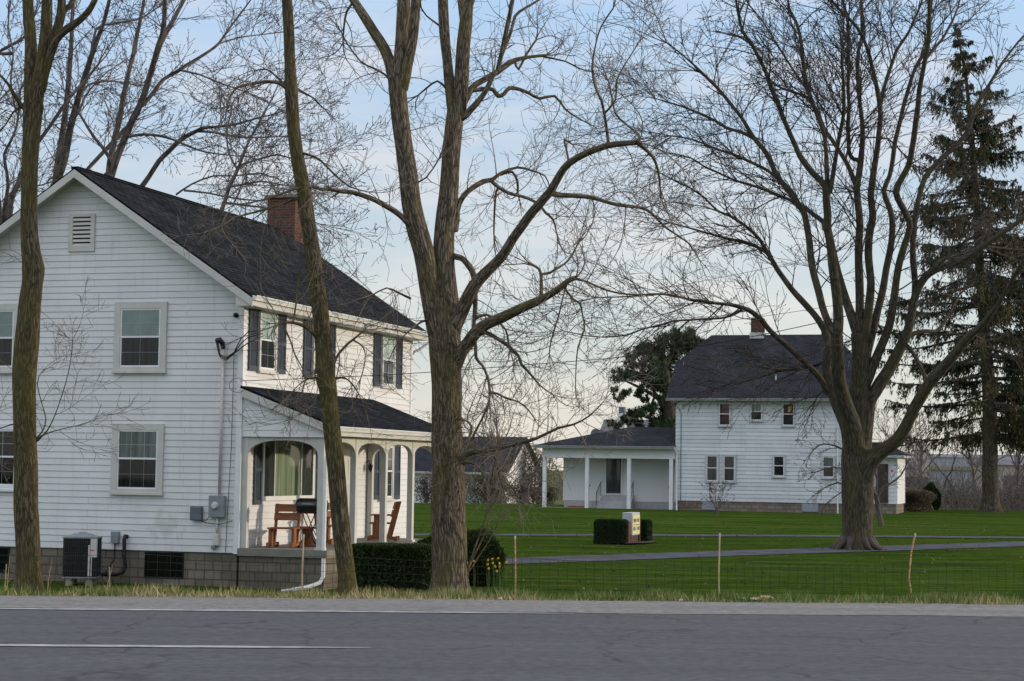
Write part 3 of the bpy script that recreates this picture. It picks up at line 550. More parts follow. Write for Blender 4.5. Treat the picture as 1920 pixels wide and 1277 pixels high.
# roof
ov = .38; og = .42
ze = Z(5.22)-.0; xe = .40
def roofz(x): return Z(8.14)-sl*abs(x+4)
m = MB(); y0, y1 = -og, LN+.42
m.slab((xe, y0, roofz(xe)), (xe, y1, roofz(xe)), (-4, y1, Z(8.14)), (-4, y0, Z(8.14)), .05)
m.slab((-8-xe, y0, roofz(-8-xe)), (-8-xe, y1, roofz(-8-xe)), (-4.002, y1, Z(8.139)), (-4.002, y0, Z(8.139)), .05)
roof1 = m.build('roof', 'shingle_dark', h1)
m = MB(); m.box(-4.09, -3.91, y0, y1, Z(8.10), Z(8.16)); m.build('ridge_cap', 'shingle_dark', roof1)
m = MB()
for sg in (1, -1):
    def X(x): return -4+sg*(x+4)
    for yy in (y0-.025, y1):
        m = MB(); m.prism([(X(-4), yy, roofz(-4)-.05), (X(xe+.01), yy, roofz(xe)-.05), (X(xe+.01), yy, roofz(xe)-.23), (X(-4), yy, roofz(-4)-.23)], (0, .025, 0)); m.build('rake_board', 'cream_trim', roof1)
m = MB()
for sg in (1, -1):
    def X(x): return -4+sg*(x+4)
    m.prism([(X(-4), y0, roofz(-4)-.10), (X(0), y0, roofz(0)-.10), (X(0), y0, roofz(0)-.115), (X(-4), y0, roofz(-4)-.115)], (0, og-.002, 0))
    m.prism([(X(0.03), 0, Z(5.0)), (X(xe), 0, Z(5.0)), (X(xe), 0, Z(5.02)), (X(0.03), 0, Z(5.02))], (0, LN, 0))
    m.prism([(X(0.0), y0+.002, Z(5.0)), (X(xe), y0+.002, Z(5.0)), (X(xe), y0+.002, roofz(xe)-.06), (X(0.0), y0+.002, roofz(0)-.06)], (0, .02, 0))
    m.prism([(X(0.0), y0+.02, Z(5.0)), (X(xe), y0+.02, Z(5.0)), (X(xe), y0+.02, Z(5.02)), (X(0.0), y0+.02, Z(5.02))], (0, og-.02, 0))
    m.prism([(X(xe-.02), y0, Z(5.0)), (X(xe), y0, Z(5.0)), (X(xe), y0, Z(5.17)), (X(xe-.02), y0, Z(5.17))], (0, y1-y0, 0))
m.build('soffit', 'cream_trim', roof1)
def gutter(parent, pts_y, x, z, axis='y', mat='white_paint', s=.11):
    m = MB()
    prof = [(0, 0), (0, -s*.9), (s*.55, -s*.95), (s*.75, -s*.5), (s, -s*.15), (s, 0), (s*.92, 0), (s*.92, -.012), (.012, -.012)]
    a, b = pts_y
    if axis == 'y': m.prism([(x+p[0], a, z+p[1]) for p in prof], (0, b-a, 0))
    else: m.prism([(a, x-p[0], z+p[1]) for p in prof], (b-a, 0, 0))
    return m.build('gutter', mat, parent)
gutter(roof1, (y0, y1), xe, Z(5.225))
# elbow at far end
m = MB(); m.tube([(xe+.05, LN+.30, Z(5.13)), (xe+.05, LN+.30, Z(5.0)), (.18, LN+.14, Z(4.78)), (.06, LN+.1, Z(4.72)), (-.02, LN+.06, Z(4.6)), (-.02, LN+.06, Z(-.9))], .04, 8); m.build('downspout', 'white_paint', h1, smooth=True)
# chimney: rises through the ridge near the far end
m = MB(); m.box(-4.36, -3.52, 10.64, 11.28, .0, Z(9.02)); ch = m.build('chimney', 'brick', roof1)
m = MB(); m.box(-4.42, -3.46, 10.58, 11.34, Z(9.02), Z(9.10)); m.build('chimney_cap', 'tan_block', ch)
# gable vent
m = MB(); a0, a1, b0, b1 = -4.22, -3.77, 6.42, 7.08
for q in ((a0-.1, a0, b0-.12, b1+.07), (a1, a1+.1, b0-.12, b1+.07)): pbox(m, Pg(), q[0], q[1], 0, .05, Z(q[2]), Z(q[3]))
pbox(m, Pg(), a0, a1, 0, .05, Z(b1), Z(b1+.07)); pbox(m, Pg(), a0, a1, 0, .05, Z(b0-.12), Z(b0))
for i in range(7):
    z = Z(b0)+i*.0945; m.add([(a0, -.05, z), (a1, -.05, z), (a1, -.022, z+.062), (a0, -.022, z+.062)], [(0, 1, 2, 3)])
ven = m.build('gable_vent', 'cream_trim', h1)
m = MB(); m.poly([(a0, -.019, Z(b0)), (a1, -.019, Z(b0)), (a1, -.019, Z(b1)), (a0, -.019, Z(b1))]); m.build('vent_screen', 'room_dark', ven)
# gable windows
window(h1, Pg(), -2.95, -1.97, Z(3.71), Z(5.00), .15, top='blind', grid=(2, 2), label='upper gable window with white blind half drawn')
window(h1, Pg(), -2.94, -1.96, Z(1.03), Z(2.32), .14, top='curtain', grid=(3, 2), label='lower gable window with pleated curtains')
window(h1, Pg(), -6.62, -5.64, Z(3.71), Z(5.00), .15, top='blind', grid=(2, 2))
window(h1, Pg(), -6.50, -5.50, Z(1.05), Z(2.30), .14, top='room_dark', bot='room_dark', grid=(3, 2), trimmat='white_paint')
for a in (-2.23, -6.55):
    m = MB(); pbox(m, Pg(), a, a+.94, -.04, .002-.02, Z(-.87), Z(-.34)); bw = m.build('basement_window', 'room_dark', h1)
    m = MB()
    for x in (a, a+.31, a+.62, a+.915): pbox(m, Pg(), x, x+.02, -.03, .0, Z(-.87), Z(-.34))
    pbox(m, Pg(), a, a+.94, -.03, .001, Z(-.89), Z(-.87)); m.build('frame', 'black_metal', bw)
    m = MB(); m.poly([(a+.02, .010, Z(-.86)), (a+.92, .010, Z(-.86)), (a+.92, .010, Z(-.35)), (a+.02, .010, Z(-.35))]); m.build('pane', 'glass_screen', bw)
# side windows upstairs
for (sa, w0, w1, sb) in ((.24, .80, 1.62, 1.73), (3.24, 3.83, 4.62, 4.68), (7.75, 8.36, 9.20, 9.34)):
    window(h1, Ps(), w0+.02, w1-.02, Z(3.72), Z(4.98), .08, top='blind', bot='curtain_dark', grid=(2, 2), headtrim=.06)
    shutter(h1, Ps(), sa, sa+.46, Z(3.65), Z(5.01)); shutter(h1, Ps(), sb, sb+.46, Z(3.66), Z(5.01))
window(h1, Ps(), 8.36, 9.20, Z(.80), Z(2.12), .08, top='curtain_dark', bot='curtain_dark', grid=(2, 2))
shutter(h1, Ps(), 7.75, 8.25, Z(.75), Z(2.18)); shutter(h1, Ps(), 9.33, 9.79, Z(.74), Z(2.18))
# picture window on the porch
m = MB(); a0, a1 = 1.13, 3.86; z0, z1 = Z(.90), Z(2.18); P = Ps(.012)
for q in ((a0-.08, a0, z0-.1, z1+.08), (a1, a1+.12, z0-.1, z1+.08), (a0, a1, z1, z1+.08), (a0, a1, z0-.1, z0)): pbox(m, P, q[0], q[1], 0, .06, q[2], q[3])
for a in (1.72, 3.22): pbox(m, P, a-.018, a+.018, 0, .045, z0, z1)
pw = m.build('picture_window', 'white_paint', h1)
for (a, b, mt) in ((a0, 1.70, 'room_dark'), (1.74, 3.2, 'curtain_green'), (3.24, a1, 'room_dark')):  # outer bays are dark sheets for the unlit room, not cloth
    m = MB(); m.poly([P(a, .02, z0), P(b, .02, z0), P(b, .02, z1), P(a, .02, z1)]); m.build('curtain', mt, pw)
m = MB(); m.poly([P(a0, .034, z0), P(a1, .034, z0), P(a1, .034, z1), P(a0, .034, z1)]); m.build('pane', 'glass', pw)
shutter(h1, Ps(), .66, 1.04, Z(.72), Z(2.25)); shutter(h1, Ps(), 4.02, 4.42, Z(.72), Z(2.25))
# door
m = MB(); pbox(m, P, 5.55, 6.5, 0, .05, Z(-.18), Z(1.9)); dr = m.build('door', 'door_white', h1)
m = MB()
pbox(m, P, 5.45, 5.55, 0, .08, Z(-.18), Z(2.0)); pbox(m, P, 6.5, 6.6, 0, .08, Z(-.18), Z(2.0)); pbox(m, P, 5.55, 6.5, 0, .08, Z(1.9), Z(2.0)); m.build('door_frame', 'white_paint', dr)
m = MB(); m.lathe([(0.0, 0), (.03, .01), (.03, .04), (0, .06)], 10, Matrix.Translation((.05, 6.42, Z(.8))) @ Matrix.Rotation(math.pi/2, 4, 'Y')); m.build('handle', 'galvanised', dr)
m = MB()
for za, zb in ((Z(-.05), Z(.55)), (Z(.68), Z(1.15)), (Z(1.25), Z(1.8))):
    for aa in (5.64, 6.07): pbox(m, P, aa, aa+.33, .05, .058, za, zb)
m.build('panel', 'door_white', dr)
# porch
PY = 7.62; PX = 1.98
m = MB(); m.box(.0, PX+.10, -.04, PY+.1, Z(-.36), Z(-.20)); m.build('porch_floor', 'slab', h1)
m = MB(); m.box(.02, PX+.02, .02, PY+.02, -.4, Z(-.36)); m.build('porch_base', 'block_wall', h1)
def roofp(x): return Z(3.30)-(x/2.22)*.84
m = MB(); m.slab((2.24, -.08, roofp(2.24)), (2.24, PY+.25, roofp(2.24)), (.012, PY+.25, roofp(.0)), (.012, -.08, roofp(0)), .05)
pr = m.build('porch_roof', 'shingle_dark', h1)
m = MB()
for yy in (-.105, PY+.25):
    m = MB(); m.prism([(.03, yy, roofp(.03)-.05), (2.26, yy, roofp(2.26)-.05), (2.26, yy, roofp(2.26)-.22), (.03, yy, roofp(.03)-.22)], (0, .024, 0)); m.build('rake_board', 'cream_trim', pr)
m = MB(); m.prism([(2.2, -.08, roofp(2.24)-.07), (2.225, -.08, roofp(2.24)-.07), (2.225, -.08, Z(2.24)), (2.2, -.08, Z(2.24))], (0, PY+.33, 0))
m.box(PX-.02, 2.225, .0, PY+.2, Z(2.235), Z(2.25))
m.build('fascia', 'cream_trim', pr)
gutter(pr, (-.08, PY+.25), 2.228, Z(2.435))
m = MB(); siding(m, Pg(.02), lambda z: (.03, min(2.1, max(.03, (Z(3.08)-z)/.84*2.22))), Z(2.20), Z(3.1), .1422)
m.add([(.03, .021, Z(2.2)), (2.1, .021, Z(2.2)), (2.1, .021, Z(2.3)), (.03, .021, Z(3.1))], [(0, 1, 2, 3)]); m.build('porch_gable', 'white_siding', h1)
m = MB(); siding(m, lambda a, o, z: (a, PY+o, z), lambda z: (.03, min(2.1, max(.03, (Z(3.08)-z)/.84*2.22))), Z(2.20), Z(3.1), .1422)
m.build('porch_gable', 'white_siding', h1)
m = MB(); m.box(.02, PX, .06, PY-.03, Z(2.20), Z(2.22)); m.build('porch_ceiling', 'white_paint', h1)
def arch_panel(P, a0, a1, zs, zc, zt, o0, o1, name='porch_arch'):
    """board between posts a0..a1 with an arched underside: springs at zs, crown zc, top zt"""
    m = MB(); n = 14; c = (a0+a1)/2; h = (a1-a0)/2
    pts = []
    for i in range(n+1):
        q = math.pi*i/n; x = c-h*abs(math.cos(q))**.85*math.copysign(1, math.cos(q)); z = zs+(zc-zs)*abs(math.sin(q))**.75; pts.append((x, z))
    for i in range(n):
        (x0, z0_), (x1, z1_) = pts[i], pts[i+1]
        vs = [P(x0, o0, z0_), P(x1, o0, z1_), P(x1, o0, zt), P(x0, o0, zt), P(x0, o1, z0_), P(x1, o1, z1_), P(x1, o1, zt), P(x0, o1, zt)]
        m.add(vs, [(4, 5, 6, 7), (3, 2, 1, 0), (0, 1, 5, 4), (7, 6, 2, 3)])
    return m.build(name, 'cream_trim', h1)
W_ = .14; px1 = PX-.05; px0 = px1-W_
ys = [.12, 1.97, 3.84, 5.66, PY-.10]
for y in ys:
    m = MB(); m.box(px0, px1, y-W_/2, y+W_/2, Z(-.20), Z(2.20)); c = m.build('porch_post', 'cream_trim', h1, bevel=.008)
    m = MB(); m.box(px0-.03, px1+.03, y-W_/2-.03, y+W_/2+.03, Z(-.199), Z(-.15)); m.build('post_base', 'cream_trim', c)
for y in (.12, PY-.10):
    m = MB(); m.box(.03, .16, y-W_/2, y+W_/2, Z(-.20), Z(2.20)); m.build('porch_post', 'cream_trim', h1, bevel=.008)
for i in range(4): arch_panel(lambda a, o, z: (o, a, z), ys[i]+W_/2, ys[i+1]-W_/2, Z(1.80), Z(2.12), Z(2.21), px0+.015, px1-.015)
arch_panel(lambda a, o, z: (a, o, z), .16, px0, Z(1.76), Z(2.13), Z(2.21), .12-W_/2+.012, .12+W_/2-.012)
arch_panel(lambda a, o, z: (a, o, z), .16, px0, Z(1.76), Z(2.13), Z(2.21), PY-.10-W_/2+.012, PY-.10+W_/2-.012)
m = MB(); m.tube([(2.28, -.02, Z(2.36)), (2.28, -.02, Z(2.2)), (2.2, .0, Z(2.05)), (2.02, .02, Z(1.82)), (1.99, .02, Z(1.7)), (1.99, .0, Z(-.75)), (1.94, -.05, Z(-.88)), (1.75, -.3, Z(-.97)), (1.35, -.7, Z(-1.05))], [.042]*9, 10); m.build('downspout', 'white_paint', h1, smooth=True)
m = MB(); m.tube([(.03, 7.35, Z(1.7)), (.12, 7.35, Z(1.74)), (.14, 7.35, Z(1.66))], .012, 6); m.lathe([(.02, .17), (.06, .13), (.07, .12), (.045, .0), (.02, -.03), (.0, -.06)], 8, Matrix.Translation((.15, 7.35, Z(1.5)))); m.build('wall_lantern', 'black_metal', h1)
# services on the gable wall
m = MB(); m.box(-.65, -.29, -.16, -.02, Z(.45), Z(.92)); mt = m.build('electric_meter', 'grey_metal', h1, bevel=.012)
m = MB(); m.lathe([(0, .06), (.075, .05), (.085, .0), (.095, 0)], 20, Matrix.Translation((-.49, -.16, Z(.70))) @ Matrix.Rotation(math.pi/2, 4, 'X')); m.build('meter_dial', 'galvanised', mt, smooth=True)
m = MB(); m.lathe([(0, .063), (.055, .062), (.055, .058)], 20, Matrix.Translation((-.49, -.16, Z(.70))) @ Matrix.Rotation(math.pi/2, 4, 'X')); m.build('dial_face', 'blind', mt)
m = MB(); m.tube([(-.44, -.07, Z(.92)), (-.43, -.07, Z(4.15))], .032, 10); m.tube([(-.47, -.07, Z(.45)), (-.47, -.07, Z(0.08))], .03, 10)
m.build('conduit', 'beige_metal', h1, smooth=True)
m = MB(); m.box(-.54, -.42, -.12, -.02, Z(-.16), Z(.10)); m.build('conduit_box', 'beige_metal', h1, bevel=.02)
m = MB(); m.box(-.60, -.5, -.09, -.02, Z(-.24), Z(-.15)); m.build('ground_clamp', 'grey_metal', h1, bevel=.01)
m = MB(); m.tube([(-.43, -.07, Z(4.1)), (-.44, -.10, Z(4.22)), (-.48, -.17, Z(4.28)), (-.52, -.24, Z(4.27))], [.045, .06, .07, .05], 10); m.build('weatherhead', 'black_metal', h1, smooth=True)
m = MB()
for k in range(3): m.tube([(-.52+.02*k, -.24, Z(4.24)), (-.46+.02*k, -.22, Z(3.98-.04*k)), (-.30, -.18, Z(3.90-.03*k)), (-.14+.02*k, -.13, Z(4.02)), (.0, -.12, Z(4.30-.1*k)), (.16, -.1, Z(4.46-.12*k)), (.42, .1, Z(4.5-.06*k))], .013, 6)
m.tube([(-.18, -.05, Z(4.02)), (-.19, -.05, Z(2)), (-.25, -.05, Z(.4)), (-.27, -.05, Z(-.3))], .007, 5)
m.tube([(-.86, -.06, Z(.37)), (-.75, -.09, Z(.33)), (-.4, -.10, Z(.30)), (-.12, -.06, Z(.38))], .008, 5)
m.tube([(-.9, -.06, Z(.40)), (-.8, -.1, Z(.36)), (-.72, -.1, Z(.38)), (-.66, -.08, Z(.46))], .008, 5)
m.build('service_cable', 'cable', h1, smooth=True)
m = MB(); m.lathe([(0, 0), (.05, .0), (.055, .05), (.03, .08), (0, .09)], 10, Matrix.Translation((-.16, -.02, Z(4.83))) @ Matrix.Rotation(math.pi/2, 4, 'X')); m.build('cable_anchor', 'cable', h1)
m = MB(); m.box(-1.11, -.83, -.13, -.02, Z(.37), Z(.68)); m.build('telephone_box', 'dark_grey_metal', h1, bevel=.025)
m = MB(); m.box(-3.01, -2.83, -.12, -.02, Z(-.17), Z(.09)); db = m.build('disconnect_box', 'grey_metal', h1, bevel=.01)
m = MB(); m.tube([(-2.93, -.06, Z(-.17)), (-2.93, -.06, Z(-.5)), (-3.0, -.3, Z(-.8))], .014, 6); m.build('cable', 'cable', db)
m = MB(); m.tube([(-2.66, -.02, Z(-.02)), (-2.66, -.10, Z(.0)), (-2.67, -.13, Z(-.08)), (-2.65, -.14, Z(-.45)), (-2.62, -.14, Z(-.68)), (-2.67, -.16, Z(-.80)), (-2.8, -.2, Z(-.84)), (-3.3, -.4, Z(-.84))], .043, 10); m.build('refrigerant_line', 'rubber', h1, smooth=True)
# vinyl stains
# ------------------------------------------------------------------ things round the near house
def h1w(x, y, z): 
    c, s = math.cos(AX), math.sin(AX); return (O1.x+c*x-s*y, O1.y+s*x+c*y, z)
ac = thing('air_conditioner', 'dark louvred air conditioner raised on stub posts beside the foundation', 'air conditioner', h1w(-3.22, -.95, -1.15), AX+R_(20))
m = MB(); a = .345
m.box(-a+.01, a-.01, -a+.01, a-.01, .30, 1.12); m.build('body', 'black_metal', ac)
m = MB()
for i in range(17):
    x = -a+.03+i*(2*a-.06)/16
    m.box(x-.003, x+.003, -a-.012, -a+.006, .30, 1.12); m.box(-a-.012, -a+.006, x-.003, x+.003, .30, 1.12); m.box(a-.006, a+.012, x-.003, x+.003, .30, 1.12)
for z in (.42, .55, .68, .81, .94, 1.05): m.box(-a-.004, a+.004, -a-.004, a+.004, z, z+.006)
m.build('louvre_grille', 'coil_metal', ac)
m = MB(); m.box(-a-.02, a+.02, -a-.02, a+.02, 1.12, 1.15); m.lathe([(.345, 1.15), (.30, 1.17), (.18, 1.215), (.10, 1.225), (.09, 1.24), (0, 1.25)], 24); m.build('top_cap', 'grey_metal', ac)
m = MB(); m.box(-a-.01, a+.01, -a-.01, a+.01, .27, .30); m.build('base_pan', 'grey_metal', ac)
m = MB(); m.box(a-.115, a+.014, -a-.018, -a+.1, .72, 1.115); pn = m.build('control_panel', 'beige_metal', ac)
m = MB(); m.box(a-.112, a-.03, -a-.021, -a-.016, .86, .885); m.build('warning_sticker', 'red_label', pn)
m = MB(); m.box(a-.16, a-.125, -a-.02, -a+.01, .32, .98); m.box(a-.10, a-.08, -a-.02, -a+.01, .32, .71); m.build('corner_strip', 'beige_metal', ac)
for dx in (-.22, .2):
    for dy in (-.25, .25):
        m = MB(); m.lathe([(.085, -.2), (.088, .0), (.08, .2), (.078, .27), (0, .27)], 12, Matrix.Translation((dx, dy, 0))); m.build('support_post', 'concrete_post', ac, smooth=False)
def wood_chair(name, label, loc, rz, arms=False):
    t = thing(name, label, 'chair', loc, rz)
    for x in (-.26, .26):
        m = MB(); m.prism([(x-.03, .28, 0.05), (x-.03, .20, .05), (x-.03, .30, .95), (x-.03, .38, .95)] if False else [(x-.03, .06, .04), (x-.03, .14, .04), (x-.03, .36, .94), (x-.03, .29, .94)], (.05, 0, 0)); m.build('back_upright', 'rust_wood', t, bevel=.006)
        m = MB(); m.box(x-.035, x+.035, -.34, .30, .03, .085); m.box(x-.045, x+.045, -.40, -.28, .0, .11); m.box(x-.045, x+.045, .24, .34, .0, .10); m.build('sled_foot', 'rust_wood', t, bevel=.012)
        m = MB(); m.box(x-.03, x+.03, -.28, -.07, .085, .40); m.build('leg', 'rust_wood', t, bevel=.006)
        if arms: m = MB(); m.box(x-.04, x+.06, -.34, .26, .60, .63); m.build('armrest', 'rust_wood', t, bevel=.006); m = MB(); m.box(x-.02, x+.03, -.25, -.15, .43, .60); m.build('arm_support', 'rust_wood', t)
    for z in (.58, .77):
        m = MB(); yo = .06+(z-.04)*.245; m.prism([(-.30, yo-.035, z), (.30, yo-.035, z), (.30, yo-.01, z), (-.30, yo-.01, z)][::-1], (0, .042, .165)); m.build('back_plank', 'rust_wood', t, bevel=.006)
    m = MB(); m.box(-.30, .30, -.36, -.02, .40, .435); m.box(-.30, .30, 0.0, .14, .40, .435); m.build('seat', 'rust_wood', t, bevel=.006)
    return t
PZ = -.20
wood_chair('chair', 'rust-stained wooden plank chair on the porch left of the black grill', h1w(.62, 1.05, PZ), AX+R_(8))
tb = thing('side_table', 'rust-stained wooden side table touching the plank chair on the porch', 'table', h1w(1.0, 1.55, PZ), AX)
m = MB(); m.box(-.36, .36, -.22, .22, .40, .44); m.build('table_top', 'rust_wood', tb, bevel=.006)
for x in (-.05,):
    m = MB(); m.box(x-.12, x+.12, -.03, .03, .05, .40); m.build('leg', 'rust_wood', tb, bevel=.006)
m = MB(); m.prism([(.10, -.02, .12), (.16, -.02, .12), (.04, -.02, .40), (-.02, -.02, .40)], (0, .03, 0)); m.build('brace', 'rust_wood', tb)
m = MB(); m.box(-.30, .30, -.04, .04, .0, .055); m.build('foot', 'rust_wood', tb, bevel=.01)
wood_chair('chair', 'rust-stained wooden armchair at the far end of the porch near the wall lantern', h1w(1.05, 6.1, PZ), AX+R_(-75), True)
wood_chair('chair', 'rust-stained wooden chair half hidden behind the leaning tree trunk on the porch', h1w(.75, 3.4, PZ), AX+R_(60), True)
gr = thing('charcoal_grill', 'black barrel charcoal grill on crossed folding legs by the porch corner', 'grill', h1w(1.32, .85, PZ), AX)
m = MB(); prof = [(0, -.36), (.10, -.355), (.145, -.33), (.165, -.28), (.165, .28), (.145, .33), (.10, .355), (0, .36)]
m.lathe(prof, 24, Matrix.Translation((0.02, 0, .92)) @ Matrix.Rotation(math.pi/2, 4, 'Y')); m.build('barrel', 'black_metal', gr, smooth=True)
m = MB()
for y in (-.12, .12):
    for sg in (1, -1): m.tube([(-.28*sg, y, .76), (-.24*sg, y, .78), (-.14*sg, y, .73), (.0, y, .42), (.24*sg, y, 0.0)], .012, 6)
for x in (-.24, .24): m.tube([(x, -.12, .01), (x, .12, .01)], .012, 6)
m.build('folding_legs', 'black_metal', gr, smooth=True)
m = MB(); m.tube([(-.12, -.17, .94), (-.12, -.21, .96), (.12, -.21, .96), (.12, -.17, .94)], .010, 6); m.build('handle', 'galvanised', gr)
m = MB(); m.tube([(-.3, 0, .76), (.3, 0, .76)], .012, 6); m.build('cross_bar', 'black_metal', gr)
# ------------------------------------------------------------------ far farmhouse with porch wing
O2 = atY(1266, 955, 99.0); G2 = -.50
h2 = thing('house', 'white farmhouse with dark clipped-gable roof behind the maple tree', 'house', (O2.x, O2.y, G2), AX)
Z = lambda z: z-G2
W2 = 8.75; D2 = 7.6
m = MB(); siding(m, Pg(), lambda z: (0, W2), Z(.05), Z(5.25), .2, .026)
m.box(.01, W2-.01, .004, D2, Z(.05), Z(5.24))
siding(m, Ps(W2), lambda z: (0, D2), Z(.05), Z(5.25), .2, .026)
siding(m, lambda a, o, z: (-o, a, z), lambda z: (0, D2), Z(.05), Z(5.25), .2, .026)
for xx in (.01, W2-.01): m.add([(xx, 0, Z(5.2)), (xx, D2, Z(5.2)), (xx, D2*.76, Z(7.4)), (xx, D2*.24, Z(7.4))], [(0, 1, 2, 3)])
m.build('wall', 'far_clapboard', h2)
m = MB(); m.box(.04, W2-.04, .03, D2-.03, -.4, Z(.05)); m.build('foundation', 'tan_block', h2)
m = MB(); e = .45; xl, xr = -.45, W2+.45; yl, yr = -e, D2+e; ezz = Z(5.36); rz_ = Z(8.95); yc = D2/2
sl2 = (rz_-ezz)/(yc+e); zk = ezz+(rz_-ezz)*.55; yk = yl+(zk-ezz)/sl2; xi = 1.55
def mir(y): return 2*yc-y
Pp = [(xl, yl, ezz), (xr, yl, ezz), (xr, yk, zk), (xr-xi, yc, rz_), (xl+xi, yc, rz_), (xl, yk, zk)]
def uvp(P_): return [(p[0], math.hypot(p[1]-yl, p[2]-ezz)) for p in P_]
m.poly(Pp, uvp(Pp)); Pb = [(p[0], mir(p[1]), p[2]) for p in Pp][::-1]; m.poly(Pb, uvp(Pb))
for x, s in ((xl, 1), (xr, -1)): m.poly([(x, yk, zk), (x+s*xi, yc, rz_), (x, mir(yk), zk)], [(yk, 0), (yc, 2), (mir(yk), 0)])
m.box(xl, xr, yl, yl+.02, ezz-.04, ezz-.002)
rf2 = m.build('roof', 'shingle_blue', h2)
m = MB(); m.prism([(xl+.02, yl+.02, ezz-.03), (xr-.02, yl+.02, ezz-.03), (xr-.02, mir(yl)-.02, ezz-.03), (xl+.02, mir(yl)-.02, ezz-.03)], (0, 0, -.09))
for x in (xl, xr-.03): m.prism([(x, yl, ezz-.015), (x, yk, zk-.015), (x, yk, zk-.2), (x, yl, ezz-.14)], (.03, 0, 0))
m.build('soffit', 'sill_grey', rf2)
gutter(rf2, (xl, xr), yl, ezz+.0, 'x', 'sill_grey', .13)
m = MB(); m.box(3.3, 3.95, yc-.3, yc+.35, rz_-.5, rz_+.88); c2 = m.build('chimney', 'brick', rf2)
m = MB(); m.box(3.24, 4.01, yc-.36, yc+.41, rz_-.22, rz_+.10); m.build('flashing', 'galvanised', c2)
m = MB(); q = Z(6.32); m.lathe([(.25, -.16), (.2, 0), (.07, .06), (.05, .08), (.05, .42), (0, .42)], 12, Matrix.Translation((5.1, 1.0-.2, q-.1))); m.build('vent_pipe', 'galvanised', rf2)
m = MB(); m.box(2.2, 2.4, 2.6, 2.65, Z(7.72), Z(7.8)); m.build('roof_vent', 'white_paint', rf2)
for (a0, a1, z0, z1, tp, bt, lb) in ((2.30, 2.86, 3.98, 5.12, 'maroon_cloth', 'maroon_cloth', 'upper window with maroon curtain'), (3.94, 4.52, 4.26, 5.12, 'curtain', 'curtain_dark', 'small short upper window'), (5.60, 6.17, 4.00, 5.12, 'maroon_cloth', 'curtain_dark', 'upper window with yellow paper on the glass')):
    wn = window(h2, Pg(-.024), a0, a1, Z(z0), Z(z1), .06, 'grey_frame', 'white_paint', tp, bt, (1, 1), label=lb)
    if 'yellow' in lb: m = MB(); m.poly([(5.86, -.075, Z(4.66)), (6.03, -.075, Z(4.72)), (6.06, -.075, Z(5.0)), (5.9, -.075, Z(4.96))]); m.build('paper', 'yellow_paper', wn)
for (a0, a1, z0, z1, tp, bt) in ((1.66, 2.22, 1.10, 2.40, 'curtain_dark', 'curtain'), (2.56, 3.12, 1.10, 2.40, 'curtain_dark', 'curtain_dark'), (5.14, 5.68, 1.40, 2.42, 'room_dark', 'room_dark'), (7.66, 8.22, 1.38, 2.40, 'curtain', 'curtain_green')):
    window(h2, Pg(-.024), a0, a1, Z(z0), Z(z1), .08, 'grey_frame', 'white_paint', tp, bt, (1, 1))
for a in (1.40, 6.58):
    m = MB(); pbox(m, Pg(), a, a+.86, -.03, .03, Z(-.40), Z(.03)); bw = m.build('basement_window', 'grey_metal', h2)
    m = MB(); m.poly([(a+.06, -.032, Z(-.36)), (a+.8, -.032, Z(-.36)), (a+.8, -.032, Z(.0)), (a+.06, -.032, Z(.0))]); m.build('pane', 'far_wall', bw)
m = MB(); m.tube([(8.42, -.1, Z(5.2)), (8.42, -.08, Z(-.45))], .035, 8); m.tube([(-.05, -.2, Z(2.75)), (.1, -.12, Z(2.5)), (.1, -.12, Z(-.2)), (.12, -.2, Z(-.48))], .04, 8); m.build('downspout', 'white_paint', h2)
m = MB(); m.tube([(.05, -.08, Z(4.95)), (.2, -.08, Z(4.8)), (.28, -.05, Z(4.6)), (.29, -.05, Z(-.1))], .018, 6); m.build('service_pipe', 'dark_grey_metal', h2)
m = MB()
for a in (.62, 1.05): m.tube([(a, -.05, Z(.02)), (a, -.05, Z(-.2))], .03, 6)
m.build('spigot', 'terracotta', h2)
# porch wing
m = MB(); WX = -7.35; BY = 1.75
siding(m, Pg(BY), lambda z: (-6.55, 0), Z(-.08), Z(2.3), .16, .012); m.box(-6.55, 0, BY+.003, 5.2, Z(-.08), Z(2.75))
siding(m, lambda a, o, z: (-6.55-o, a, z), lambda z: (BY, 5.2), Z(-.08), Z(2.3), .16, .012)
siding(m, Pg(.0), lambda z: (WX+.1, -.02), Z(2.20), Z(2.62), .21, .012)
m.box(WX+.1, -.02, .002, .12, Z(2.20), Z(2.78)); m.box(WX+.1, WX+.22, .12, 5.2, Z(2.20), Z(2.78))
m.build('wing_wall', 'white_siding', h2)
m = MB(); m.box(-6.5, 0, BY+.02, 5.1, -.4, Z(-.08)); m.build('wing_foundation', 'sill_grey', h2)
m = MB(); m.box(WX-.05, 0, -.1, BY+.02, -.3, Z(-.44)); m.build('porch_floor', 'slab', h2)
m = MB(); a, b = WX-.32, .0; yl_, yr_ = -.38, 5.5; ze_ = Z(2.84); zr = Z(3.92); yc_ = 2.56; xh = -3.1
A1 = [(a, yl_, ze_), (b, yl_, ze_), (b, yc_, zr), (xh, yc_, zr)]; m.poly(A1, [(p[0], p[1]) for p in A1])
A1 = [(xh, yc_, zr), (b, yc_, zr), (b, yr_, ze_), (a, yr_, ze_)]; m.poly(A1, [(p[0], p[1]) for p in A1])
A1 = [(a, yr_, ze_), (a, yl_, ze_), (xh, yc_, zr)]; m.poly(A1, [(p[1], p[0]) for p in A1])
wr = m.build('wing_roof', 'shingle_blue', h2)
m = MB(); m.box(a+.02, b, yl_+.02, yr_-.02, ze_-.13, ze_-.01); m.build('soffit', 'white_paint', wr)
gutter(wr, (a, b), yl_, ze_+.0, 'x', 'sill_grey', .14)
